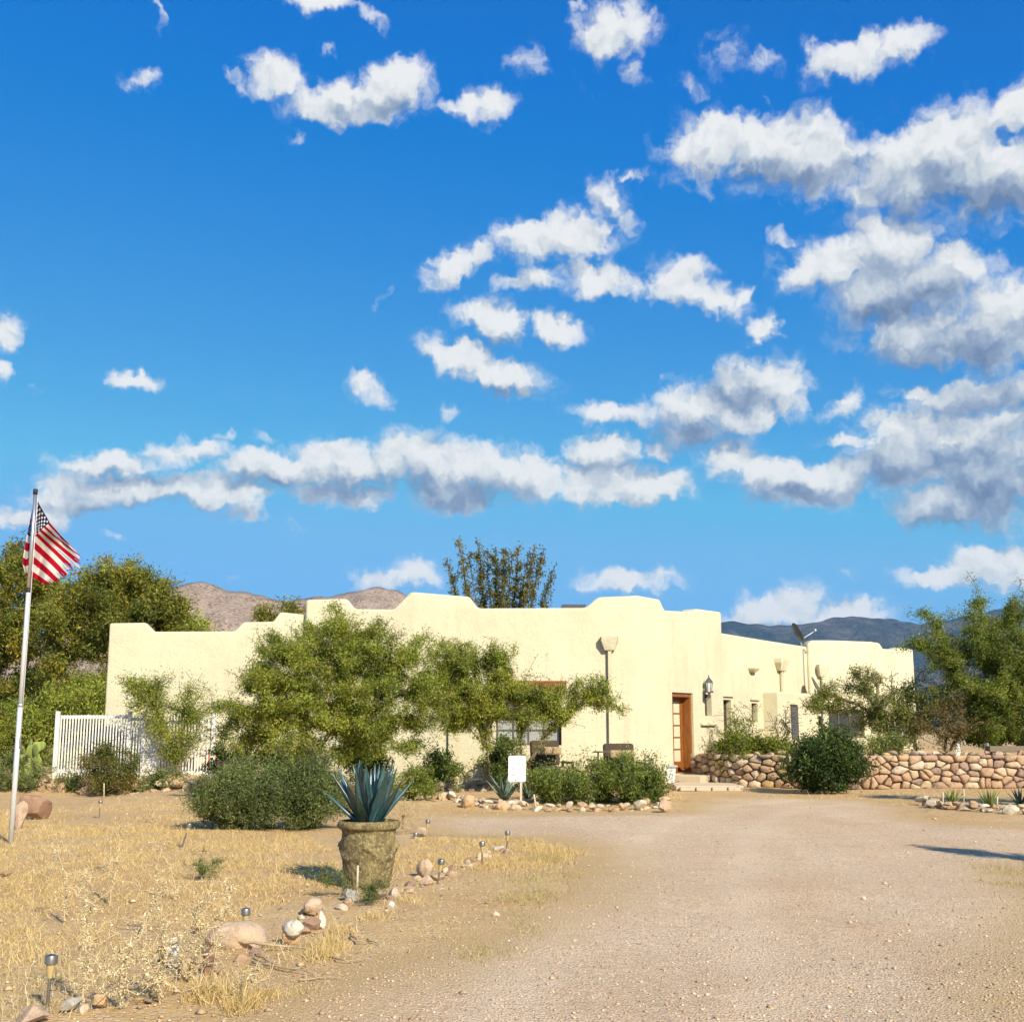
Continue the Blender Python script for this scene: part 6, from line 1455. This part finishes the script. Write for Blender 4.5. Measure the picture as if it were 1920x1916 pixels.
for i, (x, y, r_w, n_, h_) in enumerate([(1040, 1600, 45, 900, .08), (1020, 1612, 40, 700, .06), (1060, 1640, 40, 420, .035), (985, 1648, 60, 600, .035), (1010, 1672, 50, 500, .03), (960, 1688, 40, 420, .03), (1000, 1690, 30, 300, .04), (985, 1738, 50, 480, .03), (970, 1715, 30, 200, .02), (915, 1778, 60, 600, .03), (890, 1790, 40, 260, .025),
      (770, 1690, 30, 260, .05), (700, 1720, 30, 260, .06), (640, 1745, 30, 240, .06), (395, 1868, 40, 620, .10), (455, 1893, 30, 500, .09), (600, 1790, 40, 420, .09), (620, 1770, 30, 320, .08), (500, 1868, 30, 300, .05), (560, 1856, 50, 240, .04), (700, 1645, 40, 500, .07), (860, 1520, 40, 260, .05), (945, 1522, 40, 300, .06), (1690, 1508, 40, 220, .06), (1690, 1530, 30, 150, .03), (1880, 1632, 60, 500, .05), (1900, 1660, 40, 260, .04), (1860, 1655, 40, 200, .03),
      (1250, 1505, 24, 420, .12), (1230, 1510, 20, 200, .10), (1370, 1500, 60, 300, .03), (1480, 1497, 60, 420, .05), (1600, 1494, 60, 500, .06), (1700, 1492, 80, 700, .06), (1850, 1486, 120, 900, .06), (770, 1530, 50, 300, .05), (40, 1800, 60, 300, .06), (300, 1860, 40, 200, .06)]):
    tufts.append(tuft(x, y, r_w, n_, h_, 200 + i, OLG if 1600 < y < 1800 and x > 880 else GOLD))
stuff('grass_tufts', 'loose yellow grass tufts along the edges of the drive', tufts, 'dry', 'grass')

# ------------------------------------------------------------------ loose gravel and litter
def pebbles(pts, size, pal, r2):
    n = len(pts); z = np.array([gz(a, b) for a, b in pts]); s = size * r2.gamma(3, .33, (n, 1, 1)) 
    O = np.array([[1, 0, 0], [0, 1, 0], [-1, 0, 0], [0, -1, 0], [0, 0, 1], [0, 0, -.6]], float)[None] * r2.uniform(.6, 1.3, (n, 6, 1)) * s
    O[:, :, 2] *= .62; th = r2.random(n) * 6.28; c_, s_ = np.cos(th)[:, None], np.sin(th)[:, None]
    X_ = O[:, :, 0] * c_ - O[:, :, 1] * s_; Y_ = O[:, :, 0] * s_ + O[:, :, 1] * c_
    V = np.stack([X_ + pts[:, 0:1], Y_ + pts[:, 1:2], O[:, :, 2] + z[:, None] + .004 + s[:, :, 0] * .15], 2).reshape(-1, 3)
    f = np.array([[0, 1, 4], [1, 2, 4], [2, 3, 4], [3, 0, 4], [1, 0, 5], [2, 1, 5], [3, 2, 5], [0, 3, 5]])
    Fq = (np.arange(n)[:, None, None] * 6 + f[None]).reshape(-1, 3); pal = np.array(pal)
    c = pal[r2.integers(0, len(pal), n)] * r2.uniform(.75, 1.2, (n, 1)); return V, Fq, np.repeat(c, 6, 0)
r2 = np.random.default_rng(77)
def scatter(n, y0, y1, inside, poly):
    out = np.zeros((0, 2))
    while len(out) < n:
        yy = y0 * (y1 / y0) ** r2.random(n * 2); xx = (r2.random(n * 2) * 2 - 1) * .46 * yy; q_ = np.column_stack([xx, yy]); k = inpoly(q_, poly); q_ = q_[k if inside else ~k]; out = np.concatenate([out, q_])
    return out[:n]
GP = [(0.60, 0.44, 0.28), (0.63, 0.49, 0.33), (0.50, 0.35, 0.21), (0.64, 0.53, 0.38), (0.42, 0.29, 0.18), (0.60, 0.42, 0.26), (0.55, 0.39, 0.24)]
stuff('gravel', 'loose pinkish tan gravel strewn over the driveway', [pebbles(scatter(26000, 5.6, 24, True, DRIVE), .0060, GP, r2), pebbles(scatter(1100, 5.6, 26, True, DRIVE), .011, GP, r2)], 'gravel_bit', 'gravel')
stuff('pebbles', 'small stones and clods scattered on the bare dirt', [pebbles(scatter(6000, 5.8, 30, False, DRIVE), .0075, GP + [(0.34, 0.22, 0.12)], r2), pebbles(scatter(420, 6, 28, False, DRIVE), .016, GP, r2)], 'gravel_bit', 'gravel')
# ------------------------------------------------------------------ air
m = bpy.data.materials.new('air'); m.use_nodes = True; m.node_tree.nodes.clear(); T = NT(m.node_tree)
vol = T.n('ShaderNodeVolumePrincipled', {'Color': (0.34, 0.64, 1.0, 1), 'Density': 4.2e-5, 'Anisotropy': 0.0})
om = T.n('ShaderNodeOutputMaterial'); m.node_tree.links.new(vol.outputs[0], om.inputs['Volume'])
hz = box('haze', (0, 3400, 360), (24000, 8600, 790), m); tag(hz, 'thin blue haze in the air before the distant mountains', 'haze', kind='stuff')
